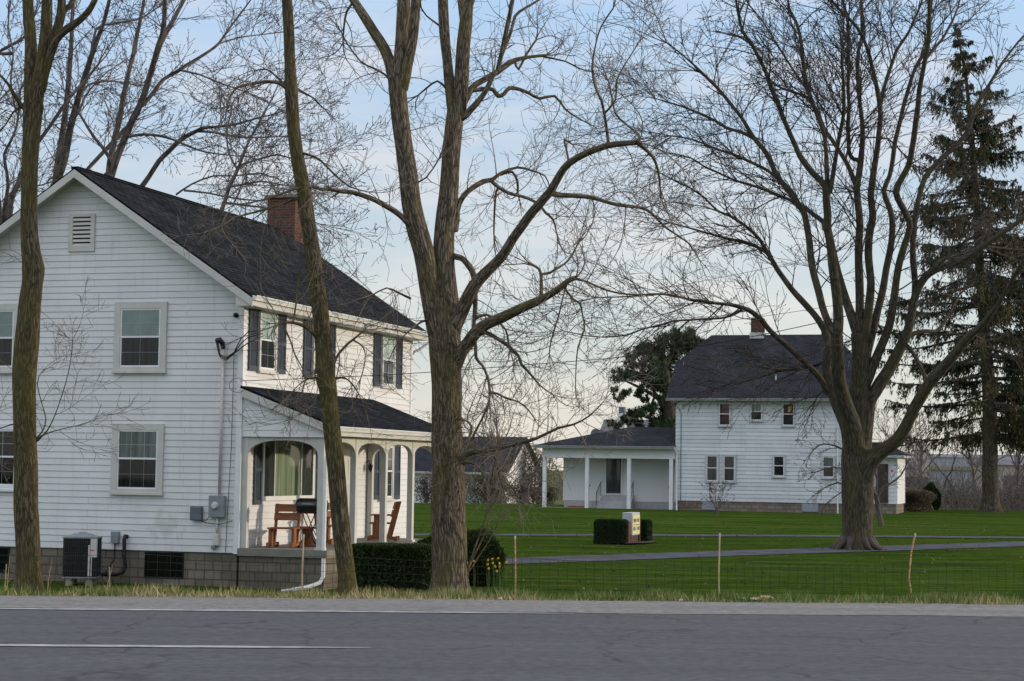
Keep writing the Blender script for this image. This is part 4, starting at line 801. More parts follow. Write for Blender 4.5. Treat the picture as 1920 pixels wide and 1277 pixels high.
for x in (-7.12, -4.78, -2.5, -.24):
    m = MB(); m.box(x-.10, x+.10, -.01, .19, Z(-.44), Z(2.20)); m.build('porch_post', 'white_paint', h2, bevel=.01)
m = MB(); m.box(-4.15, -3.33, BY-.06, BY, Z(.33), Z(2.2)); d2 = m.build('door', 'curtain_dark', h2)
m = MB(); m.box(-4.22, -4.15, BY-.08, BY, Z(.3), Z(2.2)); m.box(-3.33, -3.26, BY-.08, BY, Z(.3), Z(2.2)); m.box(-3.26, -2.6, BY-.05, BY, Z(.25), Z(.33)); m.box(-4.15, -3.33, BY-.08, BY, Z(.27), Z(.33)); m.build('door_frame', 'white_paint', d2)
m = MB(); m.poly([(-4.1, BY-.065, Z(.4)), (-3.38, BY-.065, Z(.4)), (-3.38, BY-.065, Z(2.15)), (-4.1, BY-.065, Z(2.15))]); m.build('pane', 'glass', d2)
m = MB()
for i in range(4): m.box(-4.35, -2.6, BY-.30*(4-i), BY-.30*(3-i), -.2, Z(-.44+.17*(i+1)))
m.build('porch_step', 'sill_grey', h2)
m = MB()
for x in (-4.4, -2.62):
    m = MB()
    m.tube([(x, BY-1.15, Z(-.3)), (x, BY-1.15, Z(.35)), (x, BY-.2, Z(.95)), (x, BY-.05, Z(.98))], .018, 6); m.tube([(x, BY-.2, Z(.95)), (x, BY-.2, Z(.2))], .018, 6)
    for k in range(4): m.tube([(x, BY-1.0+.2*k, Z(.4+.13*k)), (x, BY-1.0+.2*k, Z(-.05+.13*k))], .009, 5)
    m.build('handrail', 'black_metal', h2)
m = MB(); m.box(-5.15, -5.03, BY-.05, BY-.01, Z(.70), Z(.78)); m.box(-.75, -.63, BY-.05, BY-.01, Z(.70), Z(.78)); m.build('outlet_cover', 'dark_grey_metal', h2)
m = MB(); m.box(-6.2, -5.3, BY-.35, BY-.05, Z(-.44), Z(-.38)); m.build('door_mat', 'red_tile', h2)
m = MB(); m.lathe([(0, 0), (.16, .015), (.27, .07), (.29, .09), (.26, .08), (0, .03)], 18, Matrix.Translation((-5.0, 2.7, Z(3.52))) @ Matrix.Rotation(math.pi/2*.9, 4, 'X')); m.tube([(-5.0, 2.8, Z(3.5)), (-5.0, 2.9, Z(3.1))], .02, 6); m.build('satellite_dish', 'dark_grey_metal', wr)
# right-hand annex
m = MB(); siding(m, Pg(1.9), lambda z: (W2, 11.2), Z(.05), Z(2.5), .2, .026); siding(m, Ps(11.2), lambda z: (1.9, 6), Z(.05), Z(2.5), .2, .026); m.box(W2, 11.19, 1.905, 6, Z(.05), Z(2.5)); m.build('annex_wall', 'far_siding', h2)
m = MB(); m.box(W2, 11.15, 1.95, 6, -.4, Z(.05)); m.build('annex_foundation', 'tan_block', h2)
m = MB(); A1 = [(W2, 1.4, Z(2.55)), (11.6, 1.4, Z(2.55)), (11.6, 1.5, Z(2.6)), (10.3, 3.9, Z(3.25)), (W2, 3.9, Z(3.25))]; m.poly(A1, [(p[0], p[1]) for p in A1]); A1 = [(11.6, 1.4, Z(2.55)), (11.6, 6.4, Z(2.55)), (10.3, 3.9, Z(3.25))]; m.poly(A1, [(p[1], p[0]) for p in A1])
ar = m.build('annex_roof', 'shingle_blue', h2)
m = MB(); m.box(W2, 11.58, 1.38, 6.4, Z(2.43), Z(2.54)); m.build('soffit', 'sill_grey', ar)
window(h2, Pg(1.876), 9.5, 10.0, Z(1.0), Z(2.2), .08, 'grey_frame', 'white_paint', 'curtain_dark', 'curtain_dark', (1, 1))
m = MB(); m.box(10.2, 10.75, 1.80, 1.86, Z(.1), Z(2.1)); m.build('annex_door', 'twig_dark', h2)
m = MB(); m.box(9.02, 9.4, 1.80, 1.86, Z(.6), Z(2.2)); m.build('annex_panel', 'twig_dark', h2)
m = MB(); m.lathe([(0, .04), (.05, .03), (.06, 0)], 10, Matrix.Translation((10.95, 1.86, Z(1.75))) @ Matrix.Rotation(math.pi/2, 4, 'X')); m.build('reflector', 'red_label', h2)
# ------------------------------------------------------------------ garage, white house behind, industrial sheds
O3 = atY(946, 930, 132.0); G3 = gz(O3.x, O3.y)-.05
g3 = thing('garage', 'low white garage with grey roof seen beyond the big tree trunk', 'garage', (O3.x, O3.y, G3), AX)
Z = lambda z: z-G3
m = MB(); siding(m, Pg(), lambda z: (-11, 0), 0, Z(1.45), .2, .026); m.box(-11, -.01, .004, 8.2, 0, Z(1.44))
siding(m, Ps(), lambda z: (max(0, (z-Z(1.45))/2.35*4.1), 8.2-max(0, (z-Z(1.45))/2.35*4.1)), 0, Z(3.7), .2, .026)
m.build('wall', 'white_siding', g3)
m = MB(); m.slab((-11.4, -.4, Z(1.28)), (.35, -.4, Z(1.28)), (.35, 4.1, Z(3.85)), (-11.4, 4.1, Z(3.85)), .08); m.slab((-11.4, 8.6, Z(1.28)), (.35, 8.6, Z(1.28)), (.35, 4.1, Z(3.85)), (-11.4, 4.1, Z(3.85)), .08); r3 = m.build('roof', 'shingle_blue', g3)
gutter(r3, (-11.4, .35), -.4, Z(1.28), 'x', 'white_paint', .14)
m = MB(); m.box(-3.2, -.6, -.06, 0, .02, Z(1.1)); m.build('garage_door', 'sill_grey', g3)
O4 = atY(1150, 900, 185.0); G4 = gz(O4.x, O4.y)
h4 = thing('house', 'distant house behind the pine with tall white chimney', 'house', (O4.x, O4.y, G4), AX)
Z = lambda z: z-G4
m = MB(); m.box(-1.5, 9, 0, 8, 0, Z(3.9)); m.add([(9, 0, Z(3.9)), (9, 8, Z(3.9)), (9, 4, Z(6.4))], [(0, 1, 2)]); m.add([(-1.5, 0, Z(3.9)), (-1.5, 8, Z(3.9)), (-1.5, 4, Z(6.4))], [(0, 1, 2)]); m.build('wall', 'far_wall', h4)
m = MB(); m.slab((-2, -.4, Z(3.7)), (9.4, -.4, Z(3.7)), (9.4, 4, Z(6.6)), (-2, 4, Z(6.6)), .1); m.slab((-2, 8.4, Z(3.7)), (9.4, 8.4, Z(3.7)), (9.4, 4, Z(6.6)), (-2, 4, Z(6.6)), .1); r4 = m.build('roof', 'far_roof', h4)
m = MB(); m.box(.25, 1.05, .3, 1.1, Z(3.9), Z(7.1)); c4 = m.build('chimney', 'white_paint', r4)
m = MB(); m.box(.36, .94, .4, 1.0, Z(7.1), Z(7.75)); m.build('chimney_pot', 'dark_grey_metal', c4)
def shed(name, label, cat, px0, px1, ytop, Y, depth, parts):
    p0 = atY(px0, 890, Y); p1 = atY(px1, 890, Y); g = gz(p0.x, p0.y); zt = atY(px0, ytop, Y).z
    t = thing(name, label, cat, (p0.x, p0.y, g)); L_ = p1.x-p0.x
    parts(t, L_, zt-g, depth); return t
def parts_a(t, L_, h, d):
    m = MB(); m.box(0, L_, 0, d, 0, h*.62)
    k = 0.0
    while k < L_: m.box(k, k+.12, -.06, 0, 0, h*.6); k += 2.4
    m.build('wall', 'far_wall', t)
    m = MB(); m.box(-.3, L_+.3, -.3, d+.3, h*.62, h*.72); m.build('fascia', 'far_yellow', t)
    m = MB(); m.box(0, L_, 2, d, h*.72, h); m.build('clerestory', 'far_wall', t)
    m = MB(); m.prism([(-.4, -.2+2, h), (-.4, d, h), (-.4, d/2+1, h*1.12)], (L_+.8, 0, 0)); m.build('roof', 'far_roof', t)
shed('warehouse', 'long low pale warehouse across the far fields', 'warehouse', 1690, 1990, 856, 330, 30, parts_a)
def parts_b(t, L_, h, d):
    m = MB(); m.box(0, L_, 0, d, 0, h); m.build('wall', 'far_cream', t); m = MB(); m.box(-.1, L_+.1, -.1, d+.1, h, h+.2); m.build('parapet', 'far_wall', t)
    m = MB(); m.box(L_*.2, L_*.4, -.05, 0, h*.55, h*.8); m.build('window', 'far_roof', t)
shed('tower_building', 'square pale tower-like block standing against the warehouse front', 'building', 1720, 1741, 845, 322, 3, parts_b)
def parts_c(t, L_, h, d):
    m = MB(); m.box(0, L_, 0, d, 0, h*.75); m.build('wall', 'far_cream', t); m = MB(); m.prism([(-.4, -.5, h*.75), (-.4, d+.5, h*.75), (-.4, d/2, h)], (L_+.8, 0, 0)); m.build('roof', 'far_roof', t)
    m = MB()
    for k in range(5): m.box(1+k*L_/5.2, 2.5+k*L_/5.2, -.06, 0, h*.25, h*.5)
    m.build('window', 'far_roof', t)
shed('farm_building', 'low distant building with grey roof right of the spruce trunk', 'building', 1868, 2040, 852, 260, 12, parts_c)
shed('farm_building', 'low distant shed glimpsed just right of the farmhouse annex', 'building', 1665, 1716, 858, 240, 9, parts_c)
# ------------------------------------------------------------------ sign with hedges, stump, fence, daffodils
sg = gnd(1184, 1019); SA = R_(-68)
st = thing('lawn_sign', 'pale cabinet sign with yellow lettered face between brick piers on the lawn', 'sign', (sg.x, sg.y+.3, sg.z), R_(72))
# local x runs away from the camera, face looks to local -y (towards the right)
m = MB(); m.box(-.50, .50, -.17, .17, .27, 1.02); m.build('cabinet', 'sign_cabinet', st, bevel=.015)
m = MB(); m.box(-.47, .47, -.182, -.170, .32, .93); fc = m.build('face', 'sign_yellow', st)
m = MB()
rr = random.Random(4)
def glyphs(m, x0, x1, z0, z1, n, gap):
    w_ = (x1-x0)/n
    for i in range(n):
        if i in gap: continue
        a, b = x0+i*w_+.012, x0+(i+1)*w_-.012; t_ = .022; k = rr.random()
        m.box(a, a+t_, -.190, -.182, z0, z1); 
        if k < .7: m.box(b-t_, b, -.190, -.182, z0, z1)
        m.box(a+t_, b-t_, -.190, -.182, z1-t_, z1)
        if k > .3: m.box(a+t_, b-t_, -.190, -.182, z0, z0+t_)
glyphs(m, -.40, .42, .70, .82, 8, (4,)); glyphs(m, -.36, .38, .60, .625, 14, (5,)); glyphs(m, -.42, .42, .43, .55, 9, (4,)); m.build('lettering', 'sign_ink', fc)
m = MB(); m.box(-.46, .46, -.12, .12, 0, .27); m.box(.62, .86, -.14, .14, 0, .74); m.box(-.86, -.62, -.14, .14, 0, .74); m.build('brick_pier', 'brick', st)
m = MB(); n = 20; m.poly([(1.45*math.cos(2*math.pi*k/n)*(1+.1*math.sin(k*2.3)), .75*math.sin(2*math.pi*k/n)*(1+.12*math.sin(k*3.1)), .05) for k in range(n)]); m.build('mulch_bed', 'mulch', st)
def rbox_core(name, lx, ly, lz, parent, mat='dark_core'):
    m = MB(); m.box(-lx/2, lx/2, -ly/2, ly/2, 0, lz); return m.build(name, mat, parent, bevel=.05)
def hedge(name, label, loc, rz, lx, ly, lz, n, mat='leaf_hedge', size=.035, seed=1, rough=.03, cat='hedge', group=None, round_=0):
    t = thing(name, label, cat, loc, rz, group); rs = np.random.RandomState(seed)
    if round_:
        # rounded shrub: superellipsoid shell
        u = rs.rand(n)*2*np.pi; v = np.arccos(1-rs.rand(n)*1.78); d = np.stack([np.sin(v)*np.cos(u), np.sin(v)*np.sin(u), np.cos(v)], 1)
        rr_ = (1-np.abs(rs.randn(n))*.10+np.where(rs.rand(n) < .05, .12*rs.rand(n), 0))*(1+.08*np.sin(d[:, 0]*6+seed)+.07*np.sin(d[:, 2]*7+d[:, 1]*5))
        C = d*rr_[:, None]*np.array([lx/2, ly/2, lz*.6])+np.array([0, 0, lz*.42]); C[:, 2] = np.abs(C[:, 2])
        D = d+rs.randn(n, 3)*.5+np.array([0, 0, .5])
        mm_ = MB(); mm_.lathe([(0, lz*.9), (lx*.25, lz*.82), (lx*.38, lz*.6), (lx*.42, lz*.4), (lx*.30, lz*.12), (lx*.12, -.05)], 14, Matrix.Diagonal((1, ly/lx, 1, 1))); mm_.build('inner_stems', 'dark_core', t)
    else:
        C = rs.rand(n, 3)*2-1; f = rs.randint(0, 5, n)
        for k in range(n):
            if f[k] < 2: C[k, 0] = (1, -1)[f[k]]*(1-abs(rs.randn())*rough)
            elif f[k] < 4: C[k, 1] = (1, -1)[f[k]-2]*(1-abs(rs.randn())*rough)
            else: C[k, 2] = 1-abs(rs.randn())*rough
        p = 8.; nn = (np.abs(C[:, 0])**p+np.abs(C[:, 1])**p+np.abs(np.maximum(C[:, 2], 0))**p)**(1/p); C /= np.maximum(nn, 1)[:, None]**1.0
        D = C.copy()+rs.randn(n, 3)*.6; D[:, 2] += .4
        C = C*(1+.02*np.sin(C[:, ::-1]*9+seed))
        C = C*np.array([lx/2, ly/2, lz/2])+np.array([0, 0, lz/2]); rbox_core('inner_stems', lx*.93, ly*.93, lz*.95, t)
    leaves('foliage', C, D, size, size*2.1, mat, t, seed=seed)
    return t
p = gnd(1148, 1021); hedge('hedge', 'clipped dark square hedge left of the yellow sign', (p.x, p.y+.5, p.z), R_(-17), 1.02, .95, .80, 9000, seed=2, size=.028)
p = gnd(1211, 1018); hedge('hedge', 'clipped dark square hedge right of the brick pier', (p.x, p.y+.9, p.z), R_(-17), .42, .8, .74, 4000, seed=3, size=.028)
p = atY(738, 1100, 38.6); hedge('hedge', 'broad low yew hedge against the porch left of the big trunk', (p.x-.02, p.y+.1, gz(p.x, p.y)-.05), AX, 1.75, 1.3, 1.10, 30000, 'leaf_yew', .04, 4, .12)
p = atY(884, 1078, 43.0); hedge('shrub', 'round dark yew shrub behind the big tree trunk', (p.x, p.y, gz(p.x, p.y)), 0, 1.55, 1.5, 1.22, 22000, 'leaf_yew', .035, 5, cat='shrub', round_=1)
p = atY(806, 1030, 45.0); hedge('shrub', 'small dark yew shrub at the porch corner left of the big trunk', (p.x, p.y, gz(p.x, p.y)), 0, .85, .85, .98, 8000, 'leaf_yew', .035, 6, cat='shrub', round_=1)
p = gnd(1745, 956); hedge('shrub', 'rounded dark green bush right of the farmhouse annex', (p.x, p.y, p.z), 0, 1.15, 1.1, 1.45, 7000, 'leaf_hedge', .05, 7, cat='shrub', round_=1)
# stump
p = gnd(1415, 1119); p = Vector((RT.x*3.15+RN.x*24.2, RT.y*3.15+RN.y*24.2, 0)); p = atY(1418, 1112, 24.4)
st = thing('tree_stump', 'low cut tree stump half buried in the verge grass', 'stump', (p.x, p.y, gz(p.x, p.y)-.13))
m = MB(); m.lathe([(.27, 0), (.25, .12), (.24, .24), (.235, .255)], 20); so = m.build('stump_side', 'twig_dark', st)
m = MB(); m.lathe([(.235, .255), (.12, .262), (0, .26)], 20); m.build('cut_top', 'stump_wood', st)
m = MB(); m.box(.04, .2, -.2, .05, .2, .29); m.build('splintered_edge', 'stump_wood', st, bevel=.02)
# wire fence
FD = 32.0
ft = thing('wire_fence', 'rusty square-mesh wire fence running behind the verge grass', 'fence', (0, 0, 0))
post_px = [(12, 0), (205, 0), (568, 1005), (965, 1008), (1349, 1003), (1712, 1000), (2080, 1000)]
def fpt(px, z=None, dd=0):
    d = ray(px, 1060); t_ = (FD+dd)/(d.x*RN.x+d.y*RN.y); q = C0+d*t_; return Vector((q.x, q.y, z if z is not None else gz(q.x, q.y)))
m = MB(); gf = gz(*sd2(0, FD)); ztop = gf+.95
A_ = fpt(-160); B_ = fpt(2200); sA = A_.x*RT.x+A_.y*RT.y; sB = B_.x*RT.x+B_.y*RT.y
def sag(s, z): 
    k = ((s-sA) % 3.45)/3.45; return -.04*math.sin(math.pi*k)*(z/.9)+.012*math.sin(s*2.1+z*3)
def wire(m, pts, r=.0031): m.tube(pts, r, 3, cap=False)
q = sA
while q < sB:
    x, y = sd2(q, FD); wire(m, [(x+.004*math.sin(q*9), y, gf-.05)]+[(sd2(q+.015*math.sin(q*3+z*4), FD+.02*math.sin(z*5+q))[0], y, gf+z+sag(q, z)) for z in (.2, .4, .6, .8, .93)]); q += .152
for z in (.03, .14, .27, .41, .55, .68, .81, .93):
    pts = []; q = sA
    while q < sB: x, y = sd2(q, FD+.01*math.sin(q*4)); pts.append((x, y, gf+z+sag(q, z))); q += .3
    wire(m, pts, .0038 if z > .9 else .0031)
m.build('wire_mesh', 'wire', ft)
for i, (px, py) in enumerate(post_px):
    b = fpt(px, dd=-.03); top = atY(px, py or 1040, b.y).z if py else b.z+ (.75 if px == 12 else .72)
    x, y, z0 = b; M_ = MB()
    if px == 1712: pts = [(x+.01, y, z0-.2), (fpt(1703).x, y, atY(1703, 1050, y).z), (fpt(1705).x, y, atY(1705, 1075, y).z)]; pts = [(fpt(1714).x, y, z0-.1), (fpt(1711).x, y, atY(1, 1110, y).z), (fpt(1704).x, y, atY(1704, 1083, y).z), (fpt(1703.5).x, y, atY(1, 1065, y).z), (fpt(1708).x, y, atY(1708, 1035, y).z), (fpt(1715).x, y, atY(1715, 1003, y).z)]
    else: pts = [(x+.01, y, z0-.1), (x+(.02 if i % 2 else -.01), y, (z0+top)/2), (x, y, top)]
    thin = px < 300
    M_.tube(pts, .008 if thin else .015, 6); po = M_.build('fence_post', 'post_tan' if i in (0, 1, 2, 4) else 'post_rust', ft)
    if not thin:
        M_ = MB(); M_.tube([(pts[-1][0], pts[-1][1], pts[-1][2]-.03), (pts[-1][0]+.002, pts[-1][1], pts[-1][2]+.03)], .017, 6); M_.build('post_tip', 'galvanised', po)
# daffodils
rs_ = random.Random(5); first = None
for k, (px, py) in enumerate([(889, 1053), (916, 1050), (924, 1048), (935, 1047), (915, 1058), (925, 1056), (936, 1056), (917, 1066), (937, 1062), (932, 1071), (950, 1054), (875, 1055), (806, 1062), (803, 1078), (928, 1062)]):
    q = atY(px, py, 41.5+rs_.uniform(-.8, .8)); g = gz(q.x, q.y); h = max(.12, q.z-g)
    t = thing('daffodil', 'yellow daffodil flower in the clump beside the big trunk', 'flower', (q.x, q.y, g), rs_.uniform(-.8, .8), 'daffodils beside the big trunk')
    m = MB(); m.tube([(0, .02, 0), (0, .01, h*.6), (0, 0, h)], .005, 4); m.build('stem', 'stem_green', t)
    m = MB()
    for j in range(3):
        a = rs_.uniform(0, 6.28); m.poly([(.01*math.cos(a), .01*math.sin(a), 0), (.02*math.cos(a)+.008, .02*math.sin(a), 0), (.05*math.cos(a), .05*math.sin(a), h*.85)])
    m.build('leaf', 'stem_green', t)
    m = MB(); Mx = Matrix.Translation((0, -.01, h)) @ Matrix.Rotation(1.2, 4, 'X') @ Matrix.Diagonal((.75, .75, .75, 1))
    for j in range(6):
        a = j*math.pi/3; c_, s_n = math.cos(a), math.sin(a); m.poly([tuple(Mx @ Vector(v)) for v in ((0, 0, 0), (.026*math.cos(a-.45), .026*math.sin(a-.45), .003), (.05*c_, .05*s_n, .005), (.026*math.cos(a+.45), .026*math.sin(a+.45), .003))])
    m.lathe([(.012, 0), (.016, .02), (.022, .03)], 8, Mx); m.build('bloom', 'daffodil_yellow', t)
# ------------------------------------------------------------------ overhead wires
def cable(label, pts, r=.008):
    P = [Vector(p) for p in pts]; m = MB(); Q = []
    for i in range(len(P)-1):
        for k in range(8):
            t_ = k/8; p0 = P[max(i-1, 0)]; p1 = P[i]; p2 = P[i+1]; p3 = P[min(i+2, len(P)-1)]
            Q.append(.5*((2*p1)+(-p0+p2)*t_+(2*p0-5*p1+4*p2-p3)*t_**2+(-p0+3*p1-3*p2+p3)*t_**3))
    Q.append(P[-1]); m.tube(Q, r, 5); o = m.build('utility_cable', 'cable'); tag(o, label, 'cable', None); return o
def wp(px, py, Y): return atY(px, py, Y)
a = h1w(-.02, -.03, 3.40)
cable('lower black cable from the house corner sagging past the big tree', [a, wp(740, 702, 40), wp(1000, 683, 38.5), wp(1185, 667, 37.5), wp(1432, 627, 36), wp(1700, 563, 34.5), wp(1960, 480, 33), wp(2500, 260, 30)], .008)
cable('middle thin cable running level from the house corner to the right', [h1w(-.1, -.1, 4.05), wp(836, 641, 39.6), wp(1000, 632, 38.4), wp(1270, 610, 36.7), wp(1500, 583, 35.2), wp(1920, 505, 33), wp(2500, 350, 30)], .0045)
cable('topmost thin cable tied to the house corner below the eave', [h1w(-.1, -.1, 4.83), wp(600, 604, 40.2), wp(790, 596, 39.4), wp(1000, 575, 38.3), wp(1300, 530, 36.5), wp(1600, 462, 35), wp(2100, 300, 32)], .004)
m = MB(); q = wp(443, 712, 40.7)
pts = [(q.x+.04+.19*math.cos(t_*.5), q.y-.02, q.z-.12+.12*math.sin(t_*.5)*1.3) for t_ in range(13)]
m.tube(pts, .006, 5); m.build('cable_loop', 'cable'); tag(bpy.data.objects['cable_loop'], 'small coiled loop of black cable on the house corner', 'cable')
# ------------------------------------------------------------------ bare trees
class Tree:
    """limbs traced as (px, py, width px) at a real distance, each with its own depth; twigs grown from them"""
    def __init__(s, Y, seed): s.Y = Y; s.rng = random.Random(seed); s.nodes = []; s.limbs = []; s.tw = []; s.buds = []; s.thin = []
    def limb(s, txt, dz=None, part='limb', grow=1.0, t0=.15, ext=False):
        P = [tuple(float(v) for v in q.split(',')) for q in txt.split()]
        d0 = 0
        if s.nodes:
            nn = min(s.nodes, key=lambda n: (n[0]-P[0][0])**2+(n[1]-P[0][1])**2)
            if (nn[0]-P[0][0])**2+(nn[1]-P[0][1])**2 < 1200:
                d0 = nn[2]
                if (nn[0]-P[0][0])**2+(nn[1]-P[0][1])**2 > 4: P.insert(0, (nn[0], nn[1], P[0][2]*1.0))
        ln = sum(math.hypot(P[i+1][0]-P[i][0], P[i+1][1]-P[i][1]) for i in range(len(P)-1))*s.Y/F
        if dz is None: dz = s.rng.uniform(-.45, .45)*ln
        acc = 0; out = []; 
        for i, (x, y, w_) in enumerate(P):
            if i: acc += math.hypot(x-P[i-1][0], y-P[i-1][1])*s.Y/F
            t_ = acc/max(ln, .01); dd = d0+dz*t_**1.2; Yq = s.Y+dd; out.append((atY(x, y, Yq), w_/2*Yq/F, dd, x, y))
        # densify with catmull-rom
        R3 = []; n = len(out)
        for i in range(n-1):
            p0, p1, p2, p3 = out[max(i-1, 0)], out[i], out[i+1], out[min(i+2, n-1)]
            seg = (p2[0]-p1[0]).length; K = max(2, int(seg/(.22 if s.Y < 50 else .4)))
            for k in range(K):
                t_ = k/K; q = .5*((2*p1[0])+(-p0[0]+p2[0])*t_+(2*p0[0]-5*p1[0]+4*p2[0]-p3[0])*t_**2+(-p0[0]+3*p1[0]-3*p2[0]+p3[0])*t_**3)
                r = p1[1]+(p2[1]-p1[1])*t_; R3.append((q, r)); s.nodes.append((p1[3]+(p2[3]-p1[3])*t_, p1[4]+(p2[4]-p1[4])*t_, p1[2]+(p2[2]-p1[2])*t_))
        R3.append((out[-1][0], out[-1][1])); s.nodes.append((out[-1][3], out[-1][4], out[-1][2]))
        (s.limbs if part != 'trunk' else s.thin).append((part, R3, grow, t0))
        return s
    def grow(s, p, d, L_, r, lv, o):
        rg = s.rng; st = o['seg'][lv]; n = max(3, int(L_/st)); st = L_/n
        pts = [(p.x, p.y, p.z)]; rad = [r]; d = d.normalized(); cx, cy, cz = rg.gauss(0, o['curl']), rg.gauss(0, o['curl']), rg.gauss(0, o['curl'])
        P_ = [p.copy()]; D_ = [d.copy()]
        q = p.copy()
        for i in range(n):
            g = o['wig']
            d = d+Vector((rg.gauss(0, g)+cx*st, rg.gauss(0, g)+cy*st, rg.gauss(0, g)+cz*st+o['up'][lv]*st)); d.normalize(); q = q+d*st
            t_ = (i+1)/n; P_.append(q.copy()); D_.append(d.copy()); pts.append((q.x, q.y, q.z)); rad.append(max(o['rmin'], r*(1-.72*t_)))
        s.tw.append((pts, rad))
        if lv+1 < len(o['seg']):
            nc = max(1, int(L_*o['dens'][lv]+rg.random()))
            for c in range(nc):
                t_ = .12+.86*(c+rg.random())/nc; i = min(n-1, int(t_*n)); b = D_[i]; ax = Vector((rg.gauss(0, 1), rg.gauss(0, 1), rg.gauss(0, 1))); ax = (ax-b*ax.dot(b)).normalized()
                a = R_(rg.uniform(*o['ang'])); dd = b*math.cos(a)+ax*math.sin(a)
                s.grow(P_[i].lerp(P_[i+1], rg.random()), dd, L_*rg.uniform(*o['ratio'])*(1.15-.6*t_), rad[i]*.62, lv+1, o)
        if o['bud'] and rg.random() < o['bud']:
            s.buds.append((tuple(q), tuple(d)))
            for k in range(o.get('nb', 1)):
                i = rg.randrange(1, n+1); s.buds.append((tuple(P_[i]), tuple(D_[i])))
    def spawn(s, o):
        rg = s.rng
        for part, R3, gr_, t0 in s.limbs+s.thin:
            if gr_ <= 0: continue
            n = len(R3)
            for i in range(1, n):
                p, r = R3[i]; t_ = i/n
                if t_ < t0: continue
                seg = (R3[i][0]-R3[i-1][0]).length; b = (R3[i][0]-R3[i-1][0]).normalized()
                k = seg*o['sp']*gr_*(1 if r < o['rbig'] else .35); k = int(k)+(rg.random() < k-int(k))
                for _ in range(k):
                    ax = Vector((rg.gauss(0, 1), rg.gauss(0, .8), rg.gauss(.15, 1))); ax = (ax-b*ax.dot(b)).normalized(); a = R_(rg.uniform(*o['ang0'])); dd = b*math.cos(a)+ax*math.sin(a)
                    L_ = rg.uniform(*o['len'])*(1.1-.45*t_); s.grow(p.copy(), dd, L_, min(r*.6, o['r0']*rg.uniform(.6, 1.1)), 0, o)
            # leader at the tip
            p, r = R3[-1]; b = (R3[-1][0]-R3[-2][0]).normalized()
            if r < o['rbig']*1.6:
                for _ in range(3): s.grow(p.copy(), b+Vector((rg.gauss(0, .25), rg.gauss(0, .25), rg.gauss(0, .25))), rg.uniform(*o['len'])*.9, min(r*.9, o['r0']*1.2), 0, o)
    def build(s, name, label, bark='bark_brown', twig='twig_grey', sides=14, group=None, lump=.03, base=None, cat='tree', tws=3):
        b = s.thin[0][1][0][0] if s.thin else s.limbs[0][1][0][0]; gzz = gz(b.x, b.y) if base is None else base
        t = thing(name, label, cat, (b.x, b.y, gzz), 0, group); org = (b.x, b.y, gzz)
        for part, R3, gr_, t0 in s.thin: tubes('trunk', [([q[0] for q in R3], [q[1] for q in R3])], sides, bark, t, org, lump, seed=3)
        big = [l for l in s.limbs if l[1][0][1] > .035*s.Y/35*.9]; sm = [l for l in s.limbs if l not in big]
        for k, (part, R3, gr_, t0) in enumerate(big): tubes('limb', [([q[0] for q in R3], [q[1] for q in R3])], 9, bark, t, org, lump*.8, seed=k)
        for k, (_, R3, _, _) in enumerate(sm): tubes('branch', [([q[0] for q in R3], [q[1] for q in R3])], 6, bark if s.Y < 50 else twig, t, org, lump, seed=k+50)
        tw = tubes('twigs', s.tw, tws, twig, t, org)
        if s.buds:
            B = np.array([q[0] for q in s.buds]); D = np.array([q[1] for q in s.buds]); sz = s.budsize
            leaves('buds', B, D+np.random.RandomState(3).randn(*D.shape)*.4, sz*.6, sz, s.budmat, t, org, seed=4)
        return t
    budsize = .03; budmat = 'brush_brown'
    def flare(s, amt=.35, h=.5):
        part, R3, g, t0 = s.thin[0]; z0 = R3[0][0].z; s.thin[0] = (part, [(q, r*(1+amt*max(0, 1-(q.z-z0)/h)**2)) for q, r in R3], g, t0)
OW = dict(seg=[.15, .10, .08], wig=.09, curl=.95, up=[.15, .45, .6], dens=[5.0, 4.6], ang=(30, 75), ratio=(.35, .65), bud=0, sp=4.2, rbig=.05, ang0=(35, 85), len=(.5, 1.9), r0=.013, rmin=.0038)
# --- big twin-stemmed tree in the middle
T = Tree(35.2, 3)
T.limb('843,1124,76 843,1112,73 843,1080,68 841,1000,66 840,900,62 838,800,58 838,720,57 835,660,60 833,630,60 831,600,54 829,575,42 829,555,22', 0, 'trunk', .12, .3)
T.flare(.22, .55)
T.limb('835,690,46 824,640,42 812,580,40 802,520,40 793,470,40 783,435,40 771,380,39 765,330,37 758,280,35 750,220,34 745,165,34 742,145,33', -.3, grow=.35, t0=.5)
T.limb('742,165,26 733,125,23 720,90,21 702,62,19 682,30,18 664,2,16 640,-35,15', .6, grow=.5)
T.limb('745,160,30 752,100,28 755,50,27 757,0,26 758,-50,24', .2, grow=.25)
T.limb('754,165,24 764,120,21 772,80,20 778,30,19 781,-45,17', -.4, grow=.25)
T.limb('838,700,42 840,640,46 836,560,48 832,500,42 833,430,40 840,370,38 845,300,35 850,240,34 856,190,32', .35, grow=.35, t0=.4)
T.limb('850,215,22 842,150,21 838,110,19 833,60,20 830,0,20 829,-45,18', .5, grow=.25)
T.limb('860,210,28 866,140,28 868,90,27 873,45,26 878,10,20 888,-20,18 893,-50,16', -.2, grow=.25)
T.limb('872,80,15 868,30,15 863,-10,14 862,-50,13', .3, grow=.25)
T.limb('862,205,18 878,176,14 890,160,12 910,148,12 932,135,12 955,118,11 975,110,8 1000,106,6 1022,104,6', .8)
T.limb('1018,106,4 1060,115,3 1085,128,3 1110,135,2', .4)
T.limb('932,138,10 938,110,9 945,78,9 952,45,9 961,0,8 966,-40,7', -.5, grow=.8)
T.limb('940,105,7 958,60,6 966,30,6 985,15,5 1010,0,4 1030,-20,3', .5)
T.limb('866,222,14 885,203,13 903,182,11 917,158,10 925,138,9', -.2, grow=.5)
